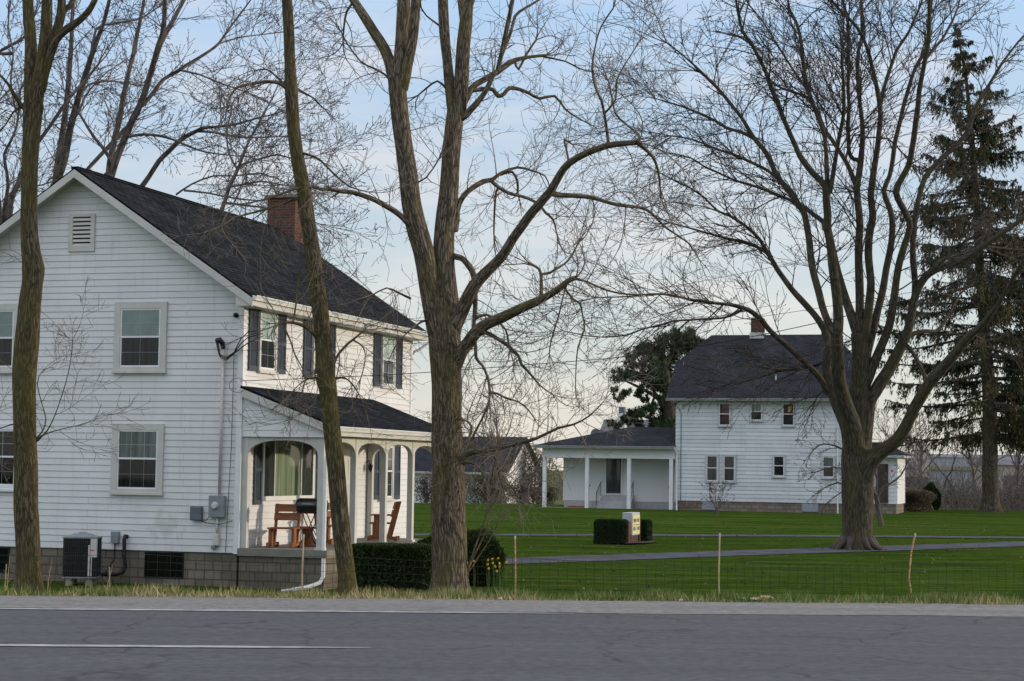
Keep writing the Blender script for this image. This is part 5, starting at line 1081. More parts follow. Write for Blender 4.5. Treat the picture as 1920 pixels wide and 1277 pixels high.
T.limb('878,172,8 905,167,9 924,168,8 934,180,9 945,176,8 955,165,8 975,168,7 992,175,6 1012,185,6 1040,180,5 1060,205,4 1085,222,3 1110,235,2', 1.2)
T.limb('972,130,5 985,105,5 1005,75,4', .2)
T.limb('848,690,32 858,675,26 866,658,24 880,640,25 893,622,24 912,608,22 940,596,21 973,580,19 1000,568,17 1014,562,15 1032,552,13 1050,540,12 1066,526,10 1080,521,9', -2.2, grow=.8)
T.limb('1078,523,5 1100,528,4 1137,544,4 1178,552,3 1233,552,3', -.6)
T.limb('842,640,40 851,608,34 862,588,30 872,568,27 888,537,25 902,520,22 922,500,20 943,478,19 960,450,18 977,426,18 992,405,18 1007,387,18 1022,370,17 1034,355,17 1050,327,15 1067,306,14 1100,287,13 1140,273,12 1170,269,11 1194,267,10', -2.5, grow=.7)
T.limb('1194,268,8 1210,280,7 1224,294,6 1234,320,5 1238,354,3', .5)
T.limb('1196,266,6 1198,253,5 1174,233,4 1154,213,4 1147,180,3 1140,150,3', .8)
T.limb('1141,272,7 1136,230,5 1128,190,5 1117,165,5 1110,127,4 1117,83,3 1127,50,3 1150,15,3', -1)
T.limb('1134,212,5 1154,187,4 1157,150,3 1174,117,3 1200,77,2', .5)
T.limb('1032,362,12 1050,366,10 1074,367,9 1107,370,8 1135,378,7 1157,384,7 1190,388,6 1207,391,6 1224,402,5 1250,428,4 1290,455,3 1310,485,2', 1.5)
T.limb('1067,306,5 1062,280,4 1058,262,4 1072,270,3', .3)
T.limb('852,430,16 856,395,13 864,375,11 876,360,10 892,348,10 907,340,10 924,336,8 940,324,6 970,314,5 997,320,4 1022,330,3 1030,350,2', 1)
T.limb('922,340,8 936,352,7 954,362,7 972,367,6 990,372,6 1010,383,5 1022,398,5 1037,412,4 1042,430,3', -.6)
T.limb('938,328,5 960,322,5 970,340,5 971,358,5', .3)
T.limb('930,360,5 927,400,4 926,440,3', .3)
T.limb('790,455,18 776,432,14 757,410,11 740,396,11 723,386,11 705,376,10 690,370,10 670,363,9 657,360,9 640,359,8 618,355,7 600,354,6 575,350,5 548,356,5 515,368,4 480,378,3 440,384,2', -1.6)
# T.limb('852,470,22 870,488,20 874,512,22 868,540,20 858,560,14', -.4, grow=.2)
T.limb('857,482,12 868,486,11 880,500,12 888,515,12 891,545,10 891,575,9 889,600,8 888,622,7 892,650,7 893,672,6 905,686,5 913,704,5 917,722,5 918,738,4', -1, grow=.9)
T.limb('918,735,4 932,738,4 948,746,4 973,754,3 990,768,3 1002,785,2', .4)
T.limb('918,738,4 915,760,4 904,785,4 890,812,5 878,840,6 868,856,8', .1, grow=.6)
T.limb('902,626,9 912,624,8 926,631,8 940,640,7 952,648,7 967,661,6 974,672,6 978,684,6 988,694,5 1000,708,4 1014,724,3 1036,740,2', -.5, grow=1.2)
T.limb('1014,563,8 1015,540,7 1014,515,6 1010,504,5 1000,498,4', .1)
T.limb('1015,514,5 1030,512,5 1041,505,5 1058,495,4 1070,482,4 1085,455,3', .3)
T.limb('1057,538,5 1074,560,4 1088,570,4 1092,590,3 1096,617,3 1084,650,3 1080,690,2 1079,730,2', .6)
T.limb('1064,528,4 1055,560,3 1048,590,3 1033,640,3 1030,665,2', .3)
T.limb('893,596,8 912,590,5 930,600,5 948,618,4 953,640,4 956,656,3', .3)
T.limb('866,862,26 878,850,14 895,846,11 926,842,10 950,836,9 972,832,8 1006,822,6 1046,803,5 1075,796,4 1105,780,3 1130,755,2', -1.4, grow=1.0)
T.limb('866,858,18 872,836,9 880,820,6 884,800,5 876,790,4', .5, grow=1.2)
T.limb('868,866,10 885,868,5 900,880,4 918,905,3 925,880,3', -.6, grow=1.6)
T.limb('972,833,5 958,870,4 935,885,3 945,920,2', -.3, grow=1.6)
T.limb('870,1080,14 876,1068,8 886,1040,4 898,1005,3 912,968,2.5', -.3, grow=.12)
T.limb('874,1074,6 890,1040,3 905,1010,2.5 915,985,2', .2, grow=.1)
T.limb('874,1078,5 900,1040,2.5 925,1000,2 938,970,1.6', .3, grow=.1)
T.limb('748,352,4 775,345,4 800,332,3 822,300,3', .2)
T.limb('735,155,5 722,140,4 700,128,4 676,115,3 650,80,3 640,60,2', -.6)
T.limb('836,165,5 820,152,4 800,165,4 785,178,3', .5)
T.limb('836,60,4 820,45,4 800,30,3 790,15,3', -.4)
T.limb('770,560,5 745,548,4 725,540,3 700,552,3', -.7)
T.limb('800,600,5 780,610,4 762,625,3', -.5)
T.limb('664,2,6 650,22,5 645,50,4 643,80,3', .3)
T.spawn(OW)
T.build('bare_tree', 'large twin-stemmed bare tree with furrowed trunk in the centre', 'bark_brown', 'twig_grey', 28, lump=.035)
# --- leaning tree left of it
T = Tree(34.2, 5)
T.limb('652,1122,40 650,1080,34 645,1040,33 640,1000,33 636,950,33 632,900,33 627,850,33 622,800,33 617,750,33 613,715,36 610,690,33 604,620,31 598,560,31 590,510,31 585,470,30 580,430,28 574,395,30 570,360,27 563,325,27 556,285,25 550,240,24 548,200,24 546,165,25 543,110,21 541,50,21 538,0,20 535,-50,19', 0, 'trunk', .12, .3)
T.flare(.15, .4)
T.limb('545,172,12 535,163,9 520,155,7 500,153,6 484,155,6 460,160,5 444,165,4 432,180,4 426,200,3 423,220,2', -.8)
T.limb('552,165,8 562,170,6 575,177,4 588,184,3 598,195,3 607,203,2', .6)
T.limb('535,162,5 520,145,4 500,130,3 480,132,2', .5)
T.limb('565,372,8 545,375,7 525,384,6 500,392,5 470,400,4 440,408,3', -.7)
T.limb('596,632,10 585,622,8 570,611,7 549,605,6 531,605,5 522,608,4', -.6)
T.limb('532,606,4 536,620,4 545,640,3 553,665,3 567,690,2 572,712,2', .2)
T.limb('549,605,4 555,570,4 558,540,3 562,500,3 560,470,2', .3)
T.limb('615,698,8 625,683,6 634,665,5 645,652,5 655,642,5 668,632,4 680,621,3', .6)
T.limb('660,637,4 670,642,3 680,650,3 685,665,2 682,690,2 676,710,2', .2)
T.limb('606,712,7 590,708,4 575,712,3 560,722,2 545,738,2', -.5, grow=1.6)
T.limb('622,712,6 640,708,4 652,712,3 662,722,3 672,738,2', .5, grow=1.6)
T.limb('608,705,6 596,690,3 590,700,3 596,725,2 590,755,2', -.3, grow=1.6)
T.limb('578,290,5 600,300,4 625,325,4 655,350,3 690,360,2', -.5, grow=.6)
T.spawn(OW)
T.build('bare_tree', 'slender leaning bare tree in front of the porch', 'bark_olive', 'twig_grey', 20, lump=.03)
# --- tree at the left edge
T = Tree(34.6, 8)
T.limb('54,1122,58 53,1100,52 52,1060,47 51,1000,45 49,930,44 48,870,43 47,800,42 46,740,44 47,690,46 50,640,46 54,600,42 58,560,40 61,530,38 62,505,42 58,475,36 55,440,33 54,400,32 55,350,31 56,300,31 58,250,32 61,215,36 63,195,38', 0, 'trunk', .1, .3)
T.flare(.3, .5)
T.limb('56,215,22 56,170,24 57,130,24 58,80,22 54,40,22 52,0,20 50,-45,18', .4, grow=.3)
T.limb('64,215,28 72,160,28 80,110,26 86,60,22 88,20,21 89,-45,18', -.3, grow=.3)
T.limb('74,170,22 88,115,19 97,90,18 107,55,18 114,30,18 116,0,16 118,-45,14', .3, grow=.3)
T.limb('76,165,18 88,125,17 100,85,16 112,66,15 127,53,15 147,40,13 158,30,12 167,20,12 178,0,11 196,-45,9', -.7, grow=.5)
T.limb('112,32,12 125,15,12 135,5,11 142,-45,10', .5, grow=.3)
T.limb('44,202,10 36,192,8 28,180,8 18,162,6 7,148,5 -12,130,4', -.5)
T.limb('40,200,6 25,210,4 10,235,3 -10,255,3', .5)
T.limb('66,828,6 76,820,4 88,808,3 98,790,2.5 108,765,2 118,735,2 128,700,1.8 134,665,1.6 136,640,1.4', -.4, grow=.5)
T.limb('68,822,4 80,808,3 86,785,2.5 78,755,2 70,720,2 76,700,1.6', .4, grow=.5)
T.limb('68,822,4 90,812,2.5 110,806,2 135,800,1.6', -.3, grow=.6)
T.limb('40,805,4 28,795,3 10,800,2 -5,805,2', .4, grow=.8)
T.spawn(OW)
T.build('bare_tree', 'upright bare tree at the left edge with a knotted forked trunk', 'bark_olive', 'twig_grey', 22, lump=.045)
# --- maple on the lawn
OM = dict(seg=[.30, .22, .16], wig=.06, curl=.14, up=[.05, .12, .20], dens=[2.6, 3.2], ang=(22, 52), ratio=(.38, .62), bud=.6, nb=2, sp=3.7, rbig=.075, ang0=(22, 58), len=(1.3, 3.6), r0=.030, rmin=.0078)
T = Tree(61.5, 11); T.budsize = .06
T.limb('1607,1036,64 1607,1022,60 1607,1000,56 1608,950,58 1608,900,60 1606,880,60 1606,860,58 1605,840,52 1605,820,42 1605,800,26', 0, 'trunk', 0)
T.flare(.22, .7)
T.limb('1606,890,44 1603,860,44 1598,830,38 1590,800,31 1580,780,26 1571,762,23 1562,738,22 1557,720,22 1552,700,21 1550,680,20 1553,655,19 1550,635,17 1548,621,17', 2, grow=.2)
T.limb('1550,626,14 1536,602,13 1522,584,12 1500,560,12 1485,543,11 1468,520,10 1456,503,10 1448,488,9 1438,474,8 1425,466,7 1411,459,6 1390,452,6 1367,448,5 1340,441,4 1312,433,4 1280,424,3 1257,418,3', 3)
T.limb('1446,486,8 1425,450,7 1404,429,6 1385,415,6 1367,404,5 1345,395,4 1320,370,4 1290,350,3', 2)
T.limb('1549,672,7 1535,683,6 1514,689,5 1490,693,4 1459,696,4 1430,706,3 1404,713,3 1367,720,2', 2)
T.limb('1553,735,16 1544,718,12 1530,700,11 1514,685,11 1495,667,10 1478,650,10 1458,633,10 1441,617,10 1428,600,10 1419,592,10 1405,582,9 1389,576,8 1368,571,7 1345,569,6 1320,565,6 1294,562,5 1257,553,4 1220,551,3 1180,556,3 1120,558,2', -3)
T.limb('1392,580,6 1370,592,5 1349,597,4 1322,598,4 1294,600,4 1262,602,4 1240,609,3.5 1220,613,3 1200,619,3 1175,628,3 1151,631,3 1125,632,2 1096,629,2 1055,620,1.5', -1)
T.limb('1294,600,3 1275,615,3 1255,635,2 1230,640,2', .5)
T.limb('1607,880,44 1604,840,44 1597,800,38 1588,768,30 1578,735,27 1573,713,26 1571,680,25 1570,650,24 1568,621,23', -2, grow=.15)
T.limb('1568,630,18 1556,610,15 1551,600,14 1542,575,14 1535,547,14 1528,522,14 1524,503,14 1520,480,13 1518,455,13 1513,425,12 1508,400,12 1498,385,12 1487,367,12 1475,352,12 1464,340,11 1452,320,10 1443,297,10 1430,278,9 1413,258,9 1402,240,8 1390,220,7 1370,195,7 1347,167,6 1330,150,6 1313,133,5 1280,103,3 1250,80,3', 4)
T.limb('1412,259,7 1390,248,6 1363,240,6 1340,226,5 1313,213,5 1295,206,4 1280,200,4 1230,185,2', 2)
T.limb('1464,340,7 1440,320,6 1410,305,6 1375,290,5 1340,278,4 1300,262,3 1260,255,3', 2)
T.limb('1569,630,22 1572,600,20 1570,560,19 1565,525,18 1561,495,18 1559,470,17 1555,445,16 1551,425,16 1552,405,15 1549,375,14 1547,350,13 1535,335,12 1520,320,11 1510,308,11 1500,293,11 1493,277,10 1480,248,9 1467,217,9 1457,190,9 1447,167,9 1436,135,8 1420,103,7 1408,80,7 1393,60,6 1385,30,5 1380,0,4 1378,-30,4', -3)
T.limb('1551,350,10 1550,310,9 1548,270,8 1543,245,8 1536,225,8 1526,200,8 1517,173,8 1511,150,8 1507,127,7 1504,95,7 1500,67,6 1492,40,6 1480,17,5 1475,-20,4', 2)
T.limb('1556,360,10 1563,320,9 1568,290,8 1573,260,8 1579,230,7 1582,207,7 1582,170,6 1580,133,6 1578,105,5', -2)
T.limb('1536,225,5 1520,180,5 1500,150,5 1480,120,4 1455,80,4 1430,40,3 1405,10,3', 2)
T.limb('1608,880,48 1608,840,50 1608,800,46 1610,760,40 1611,731,38 1613,700,35 1614,676,34 1612,650,31 1610,625,30', -.6, grow=.1)
T.limb('1610,630,22 1601,605,19 1595,588,18 1587,565,17 1581,547,16 1573,520,16 1566,492,15 1560,465,14 1555,440,13 1547,427,12 1543,415,10 1525,402,9 1511,390,8 1497,384,7 1475,372,6 1453,364,6 1425,352,5 1397,344,5 1370,335,4 1347,324,4 1320,312,4 1297,297,3 1265,288,2', 5)
T.limb('1611,630,20 1612,590,17 1612,555,16 1611,520,16 1610,490,15 1610,455,15 1612,425,14 1611,400,14 1608,375,13 1607,350,13 1611,325,12 1614,300,12 1617,270,10 1617,234,9 1613,200,8 1610,167,8 1608,130,8 1609,100,7 1613,80,6 1617,55,6 1614,0,5 1613,-30,4', 1.5)
T.limb('1607,352,11 1602,340,10 1590,310,9 1574,284,8 1560,262,8 1547,244,7 1538,222,7 1527,200,7 1515,185,6 1495,175,5 1465,165,4 1440,150,3', 3)
T.limb('1612,300,9 1600,298,8 1592,285,8 1591,260,8 1590,234,8 1592,200,7 1590,167,7 1591,130,7 1590,100,7 1591,60,6 1588,30,6 1580,0,5 1576,-30,4', -2)
T.limb('1618,640,20 1626,600,17 1631,560,16 1633,530,15 1630,500,15 1628,474,15 1630,440,15 1636,410,14 1635,390,13 1633,370,13 1635,345,13 1640,310,12 1645,280,11 1648,250,10 1651,220,10 1650,200,9 1646,175,9 1641,150,8 1634,120,8 1627,93,7 1615,65,6 1600,43,6 1582,25,5 1564,7,5 1545,-25,4', -2.5)
T.limb('1650,205,7 1656,172,7 1664,143,7 1672,120,6 1680,97,6 1692,78,6 1704,60,5 1715,35,5 1727,7,4 1735,-25,4', 1)
T.limb('1618,700,24 1625,660,20 1636,620,17 1647,577,14 1656,540,14 1662,503,13 1669,470,13 1673,437,12 1672,405,11 1666,385,11 1657,358,10 1668,330,9 1674,300,9 1678,267,9 1686,235,8 1694,200,8 1703,168,8 1714,133,7 1726,110,7 1737,90,6 1742,50,6 1747,0,5 1749,-30,4', 3)
T.limb('1622,720,24 1636,687,19 1652,650,17 1667,612,16 1675,570,15 1680,529,14 1686,495,14 1695,463,13 1704,435,12 1705,415,12 1690,385,12 1680,360,13 1690,335,12 1704,310,12 1710,280,11 1714,255,11 1717,230,11 1721,200,10 1724,167,10 1732,125,9 1739,85,9 1742,50,8 1742,0,7 1742,-30,6', -4)
T.limb('1735,112,6 1750,92,6 1767,73,5 1780,50,5 1790,30,4 1800,0,3 1806,-25,3', 1)
T.limb('1610,880,44 1613,845,44 1619,800,38 1629,753,28 1641,735,25 1652,716,24 1664,698,23 1676,676,22 1690,648,20 1702,621,18 1708,595,17 1713,566,16 1722,540,15 1735,519,15 1747,510,14 1760,503,14 1785,494,13 1809,485,12 1828,473,12 1848,459,11 1872,442,10 1901,422,9 1930,400,8 1970,370,7', -2)
T.limb('1714,566,12 1716,530,12 1712,490,12 1712,450,11 1715,417,11 1722,375,10 1734,334,10 1755,308,10 1780,284,10 1800,265,10 1814,247,10 1821,230,8 1827,207,7 1842,180,7 1860,150,6 1872,130,6 1880,117,5 1900,90,4 1920,67,4 1950,40,3', 3)
T.limb('1735,519,8 1760,490,7 1800,475,5 1850,463,5 1900,468,4 1960,470,3', 3)
T.limb('1612,925,40 1618,898,40 1628,872,36 1642,855,31 1660,842,27 1682,826,25 1700,797,23 1713,768,22 1724,750,22 1735,731,22 1748,712,22 1764,694,21 1780,676,20 1796,657,18 1809,639,16 1830,620,13 1846,604,12 1875,565,9 1895,530,8 1912,500,7 1935,470,5', -5)
T.limb('1738,725,10 1733,705,8 1724,683,8 1712,662,8 1698,645,8 1686,632,7 1673,624,6 1658,621,5 1640,624,4', 2, grow=.5)
T.limb('1697,636,10 1708,628,9 1720,623,8 1736,621,8 1754,621,7 1765,612,7 1773,599,6 1782,585,5 1790,570,4 1800,550,3', 2, grow=.6)
T.limb('1545,700,6 1562,712,5 1535,740,3', 1, grow=.3)
T.limb('1585,300,5 1600,254,4 1625,258,3 1665,260,3 1690,285,3', 1, grow=.5)
T.spawn(OM)
tm = T.build('maple_tree', 'spreading many-limbed bare maple on the lawn beside the driveway', 'bark_grey', 'twig_dark', 26, lump=.03)
mb = MB(); rs_ = random.Random(9); b0 = T.thin[0][1][0][0]
for k in range(11):
    a = -math.pi+k*math.pi*2/11+rs_.uniform(-.2, .2); L_ = rs_.uniform(.6, .95); pts = []
    for j in range(6):
        t_ = j/5; pts.append((math.cos(a+.2*t_)*(.42+L_*t_*.7), math.sin(a+.2*t_)*(.42+L_*t_*.7), .34*(1-t_)**1.6+.0-.03*t_))
    mb.tube(pts, [.17, .13, .10, .075, .055, .03], 7)
mb.build('surface_roots', 'twig_dark', tm, smooth=True)
# --- background grove behind the near house
OB = dict(seg=[.34, .25, .18], wig=.08, curl=.2, up=[.08, .15, .22], dens=[2.6, 3.3], ang=(25, 60), ratio=(.35, .6), bud=.85, nb=3, sp=3.0, rbig=.085, ang0=(25, 68), len=(1.2, 3.0), r0=.022, rmin=.0075)
G = []
T = Tree(66, 21); T.limb('100,1085,30 99,900,26 100,600,24 101,420,20 104,345,19', 0, 'trunk', 0)
T.limb('104,350,17 108,310,16 112,285,15 118,245,13 124,200,13 128,160,12 131,120,11 134,80,10 135,40,9 138,0,8 140,-40,7', 1.5)
T.limb('103,350,18 112,325,18 120,300,18 126,270,16 132,240,15 140,210,15 148,180,14 158,148,13 170,110,12 180,80,11 192,50,9 199,25,9 205,0,8 214,-40,7', -2)
T.limb('170,108,7 180,55,6 208,45,6 240,40,5 270,32,4 300,10,3', 1.5)
T.limb('146,185,7 165,160,6 195,152,5 225,154,4 260,160,3', 2)
T.limb('120,240,6 145,215,6 160,180,5 176,160,4', 1)
G.append((T, 'bare tree with a forked trunk rising just behind the gable peak on its left'))
T = Tree(64, 22); T.limb('200,1085,30 201,900,26 202,600,24 203,420,21 205,325,20', 0, 'trunk', 0)
T.limb('203,335,14 206,305,14 211,280,14 216,255,13 223,228,13 230,190,12 238,150,11 245,120,10 252,95,10 257,65,9 263,40,8 270,0,7 276,-40,6', 2)
T.limb('207,335,16 216,305,16 226,278,16 238,250,15 250,222,15 262,198,14 272,172,14 280,145,13 290,112,13 297,85,12 304,65,11 308,40,11 309,0,9 309,-40,8', -2)
T.limb('290,115,12 300,85,11 315,55,11 326,36,10 335,18,9 345,0,8 362,-40,7', 2)
T.limb('215,312,9 195,280,8 180,262,7 165,240,6 150,215,5 130,190,4', 1)
T.limb('245,255,8 270,252,6 300,255,6 325,262,5 355,275,5 385,285,4 420,290,3 470,295,2', -2)
T.limb('270,195,10 290,170,9 305,150,8 330,135,8 350,122,8 370,110,7 392,96,6 410,82,6 425,60,5 440,40,4 455,20,4 470,0,3 490,-30,3', 2.5)
T.limb('340,132,5 375,140,4 410,155,4 440,165,3 480,180,3 520,200,2', -2)
T.limb('410,82,4 450,70,4 490,65,3 530,60,3', 2)
G.append((T, 'bare tree with twin leaning stems rising above the middle of the near roof slope'))
T = Tree(67, 23); T.limb('262,1085,22 262,900,20 262,600,17 262,420,15 264,352,13', 0, 'trunk', 0)
T.limb('264,352,12 280,330,11 298,302,11 315,285,11 335,265,11 350,255,10 368,246,9 382,240,8 405,238,6 430,235,6 455,230,5 480,222,4 510,215,3 540,205,2', -2)
T.limb('368,246,6 400,248,5 440,256,5 480,258,4 520,256,3', 1)
T.limb('160,322,8 180,300,9 210,268,9 232,245,9 250,226,8', 1)
T.limb('330,365,5 360,345,4 400,330,4 440,330,3 490,325,3 540,345,2', -1.5, grow=1.2)
T.limb('345,357,5 390,362,4 430,370,4 480,376,3 530,372,3', 1.5, grow=1.2)
G.append((T, 'bare tree with a low branch arching to the right over the near roof'))
T = Tree(60, 24); T.limb('400,1085,22 402,900,20 408,600,15 413,420,11 415,395,10', 0, 'trunk', 0)
T.limb('415,395,10 424,370,9 430,350,9 440,330,8 448,312,7 460,280,6 470,258,5 482,238,5 495,212,4 510,185,3 525,150,2', 1)
T.limb('430,350,6 460,345,5 490,340,4 520,345,3 550,350,2', -1)
T.limb('445,318,5 430,290,5 425,250,4 432,215,4 440,185,3 470,165,3', 1)
T.limb('420,380,6 460,385,5 500,390,4 540,400,3 600,420,2', -1, grow=1.3)
T.limb('450,310,5 480,300,4 520,290,4 560,300,3 600,290,2', -1, grow=1.3)
G.append((T, 'small bare tree rising behind the roof near the brick chimney'))
T = Tree(63, 25); T.limb('8,1085,26 8,900,24 10,600,20 14,420,16 20,385,14', 0, 'trunk', 0)
T.limb('16,400,14 24,365,13 34,345,12 44,318,10 60,285,9 75,262,9 95,235,8 115,205,8 135,178,7 160,150,6 185,120,5', 1.5)
T.limb('5,420,12 8,390,9 15,350,8 12,320,7 8,290,7 20,265,6 30,240,5 35,210,5 38,170,4', 1)
T.limb('3,430,8 0,380,7 -12,330,6 -20,270,5 -10,200,4', -1.5)
T.limb('30,210,5 20,150,5 25,100,4 15,50,4 20,0,3 20,-30,3', 1.5)
T.limb('36,345,5 60,350,4 85,345,3', .5)
T.limb('-5,100,8 20,85,7 45,70,6 60,40,5', .5)
G.append((T, 'bare tree crowding the left edge behind the near house'))
for T, lb in G:
    T.limbs = [(p_, [(q, r_*.86) for q, r_ in R3], g_, t_) for p_, R3, g_, t_ in T.limbs]
    T.budsize = .062; T.spawn(OB); T.build('bare_tree', lb, 'bark_far', 'twig_far', 10, lump=.03)
# --- tall spruce
def spruce(name, label, tr, Y, lev, seed, n_hang=1.0, x_right=1.0):
    rg = random.Random(seed); T = Tree(Y, seed); T.limb(tr, 0, 'trunk', 0); T.flare(.3, 1.2)
    R3 = T.thin[0][1]; b = R3[0][0]; t = thing(name, label, 'tree', (b.x, b.y, gz(b.x, b.y))); org = (b.x, b.y, gz(b.x, b.y))
    tubes('trunk', [([q[0] for q in R3], [q[1] for q in R3])], 16, 'bark_grey', t, org, .03)
    BR = []; C = []; D = []; S = []; RN_ = []
    pz = [q[0].z for q in R3]
    def at(z):
        i = min(range(len(pz)), key=lambda k: abs(pz[k]-z)); return R3[i][0]
    ztop = pz[-1]; z = 4.3+org[2]
    while z < ztop:
        f = (ztop-z)/(ztop-org[2]); Rm = np.interp(f, [0, .05, .12, .25, .4, .6, .9, 1], lev)
        nb = 3 if f > .2 else 2
        for k in range(nb):
            a = rg.uniform(0, 6.283); L_ = Rm*rg.choice([rg.uniform(.4, .8), rg.uniform(.7, 1.2)]); c = at(z); p = Vector((c.x, c.y, z+rg.uniform(-.2, .2)))
            dx, dy = math.cos(a), math.sin(a); pts = [tuple(p)]; dz = rg.uniform(.0, .35) if f < .3 else rg.uniform(-.25, .1); n = max(4, int(L_/.45)); rad = [.02+.014*L_]
            q = p.copy(); path = [q.copy()]
            for i in range(n):
                t_ = (i+1)/n; dzz = dz-.55*t_+.85*t_*t_; a2 = a+rg.uniform(-.12, .12); q = q+Vector((math.cos(a2), math.sin(a2), dzz))*(L_/n); pts.append(tuple(q)); rad.append((.02+.014*L_)*(1-.8*t_)); path.append(q.copy())
            BR.append((pts, rad))
            # sprays: side branchlets then hanging needles
            ns = int(L_*9)+4
            for s_ in range(ns):
                t_ = .18+.82*rg.random()**.8; i = min(n-1, int(t_*n)); q = path[i].lerp(path[i+1], t_*n-i); side = rg.choice((-1, 1)); sl_ = rg.uniform(.15, .75)*(1.15-t_*.8)*min(1, L_/2)
                e_ = q+Vector((-dy*side*sl_+dx*sl_*.5, dx*side*sl_+dy*sl_*.5, -.1*sl_)); hang = rg.uniform(.2, 1.25)*min(1, L_/2.4)*n_hang
                tone = rg.random()*.55 if rg.random() < .5 else rg.uniform(.55, 1)
                for m_ in range(15):
                    u = rg.random(); v = rg.random(); pt = q.lerp(e_, u)+Vector((rg.gauss(0, .05), rg.gauss(0, .05), -v*hang*u**.3+.05)); C.append(tuple(pt)); D.append((rg.gauss(0, .35)+dx*.3, rg.gauss(0, .35)+dy*.3, -1.1 if v > .2 else rg.gauss(0, .4))); S.append(rg.uniform(.12, .30)); RN_.append(min(1, max(0, tone+rg.gauss(0, .12))))
        z += rg.uniform(.19, .42)*(1.0 if f > .12 else .7)
    # leader tuft
    for k in range(260):
        z = ztop-rg.random()**1.5*2.4; c = at(z); w_ = .05+.16*(ztop-z); C.append((c.x+rg.gauss(0, w_), c.y+rg.gauss(0, w_), z+.1)); D.append((rg.gauss(0, .5), rg.gauss(0, .5), .4)); S.append(.2); RN_.append(rg.random()*.6)
    tubes('branches', BR, 5, 'bark_far', t, org); C = np.array(C); S = np.array(S)
    leaves('needles', C, np.array(D), S*.30, S, 'needle_spruce', t, org, seed=seed, rnd=np.array(RN_)); return t
spruce('spruce_tree', 'tall dark drooping spruce at the right edge beyond the maple', '1857,962,40 1857,930,30 1856,880,29 1856,800,28 1854,720,25 1849,658,23 1842,560,19 1834,450,16 1828,330,12 1820,240,9 1814,170,7 1805,110,5 1796,72,3 1792,50,2', 105.5, [.2, .7, 1.9, 3.3, 4.2, 5.2, 5.4, 4.6], 31)
spruce('spruce_tree', 'second darker spruce crowding in from the right edge', '1975,960,34 1975,900,26 1972,800,24 1968,650,20 1962,500,14 1958,400,9 1955,330,4 1953,300,2', 112, [.2, .8, 1.8, 2.8, 3.6, 4.2, 4.2, 3.6], 33)
# --- pine behind the wing
def pine():
    T = Tree(122, 41); rg = T.rng
    T.limb('1262,960,34 1260,850,28 1256,780,24 1250,720,20 1244,690,16 1240,650,10', 0, 'trunk', 0)
    t_l = ['1256,775,12 1240,752,9 1215,735,7 1190,722,5 1168,712,3', '1252,770,10 1232,745,8 1222,725,6 1205,690,4 1195,670,3', '1250,720,9 1230,690,7 1215,665,4', '1246,690,9 1262,660,7 1280,645,5 1300,640,3', '1250,735,8 1275,715,6 1300,700,4', '1258,800,9 1230,790,6 1205,780,5 1180,785,3', '1240,655,8 1232,640,5 1225,632,3', '1222,760,5 1218,790,4 1222,770,3']
    for q in t_l: T.limb(q)
    t = T.build('pine_tree', 'dark clumpy pine rising behind the porch wing roof', 'bark_grey', 'twig_dark', 12, cat='tree')
    org = tuple(t.location)
    cl = [(1162, 706, 13), (1180, 700, 12), (1152, 732, 6), (1172, 735, 8), (1163, 748, 6), (1190, 705, 10), (1194, 662, 14), (1208, 655, 14), (1184, 680, 8), (1222, 660, 16), (1235, 650, 15), (1250, 640, 16), (1262, 632, 14), (1280, 628, 15), (1297, 634, 12), (1230, 680, 18), (1212, 686, 13), (1215, 712, 15), (1236, 705, 16), (1250, 690, 17), (1254, 668, 18), (1270, 655, 18), (1290, 650, 16), (1310, 650, 12), (1260, 710, 13), (1245, 726, 10), (1228, 722, 12), (1200, 738, 9), (1185, 775, 11), (1170, 787, 8), (1205, 770, 12), (1222, 765, 10), (1240, 770, 15), (1255, 760, 15), (1250, 790, 18), (1230, 790, 15), (1268, 780, 18), (1145, 795, 6), (1160, 797, 8), (1195, 795, 12), (1212, 748, 7), (1240, 745, 6), (1242, 808, 18)]
    C = []; D = []
    for (px, py, r) in cl:
        dep = rg.uniform(-1.6, 1.6); c = atY(px, py, 122+dep); R_m = r*122/F*1.3
        sub = [(rg.gauss(0, .5), rg.gauss(0, .7), rg.gauss(0, .38)) for _ in range(11)]
        for k in range(int(140+r*60)):
            s_ = rg.choice(sub); v = Vector((rg.gauss(0, 1), rg.gauss(0, 1), rg.gauss(0, 1))).normalized(); q = c+Vector(s_)*R_m*.9+v*R_m*.5*rg.random()**.7
            C.append(tuple(q)); D.append((v.x*.6+rg.gauss(0, .4), v.y*.6+rg.gauss(0, .4), v.z+.5+rg.gauss(0, .4)))
    leaves('needles', np.array(C), np.array(D), .06, .22, 'needle_pine', t, org, seed=8)
pine()
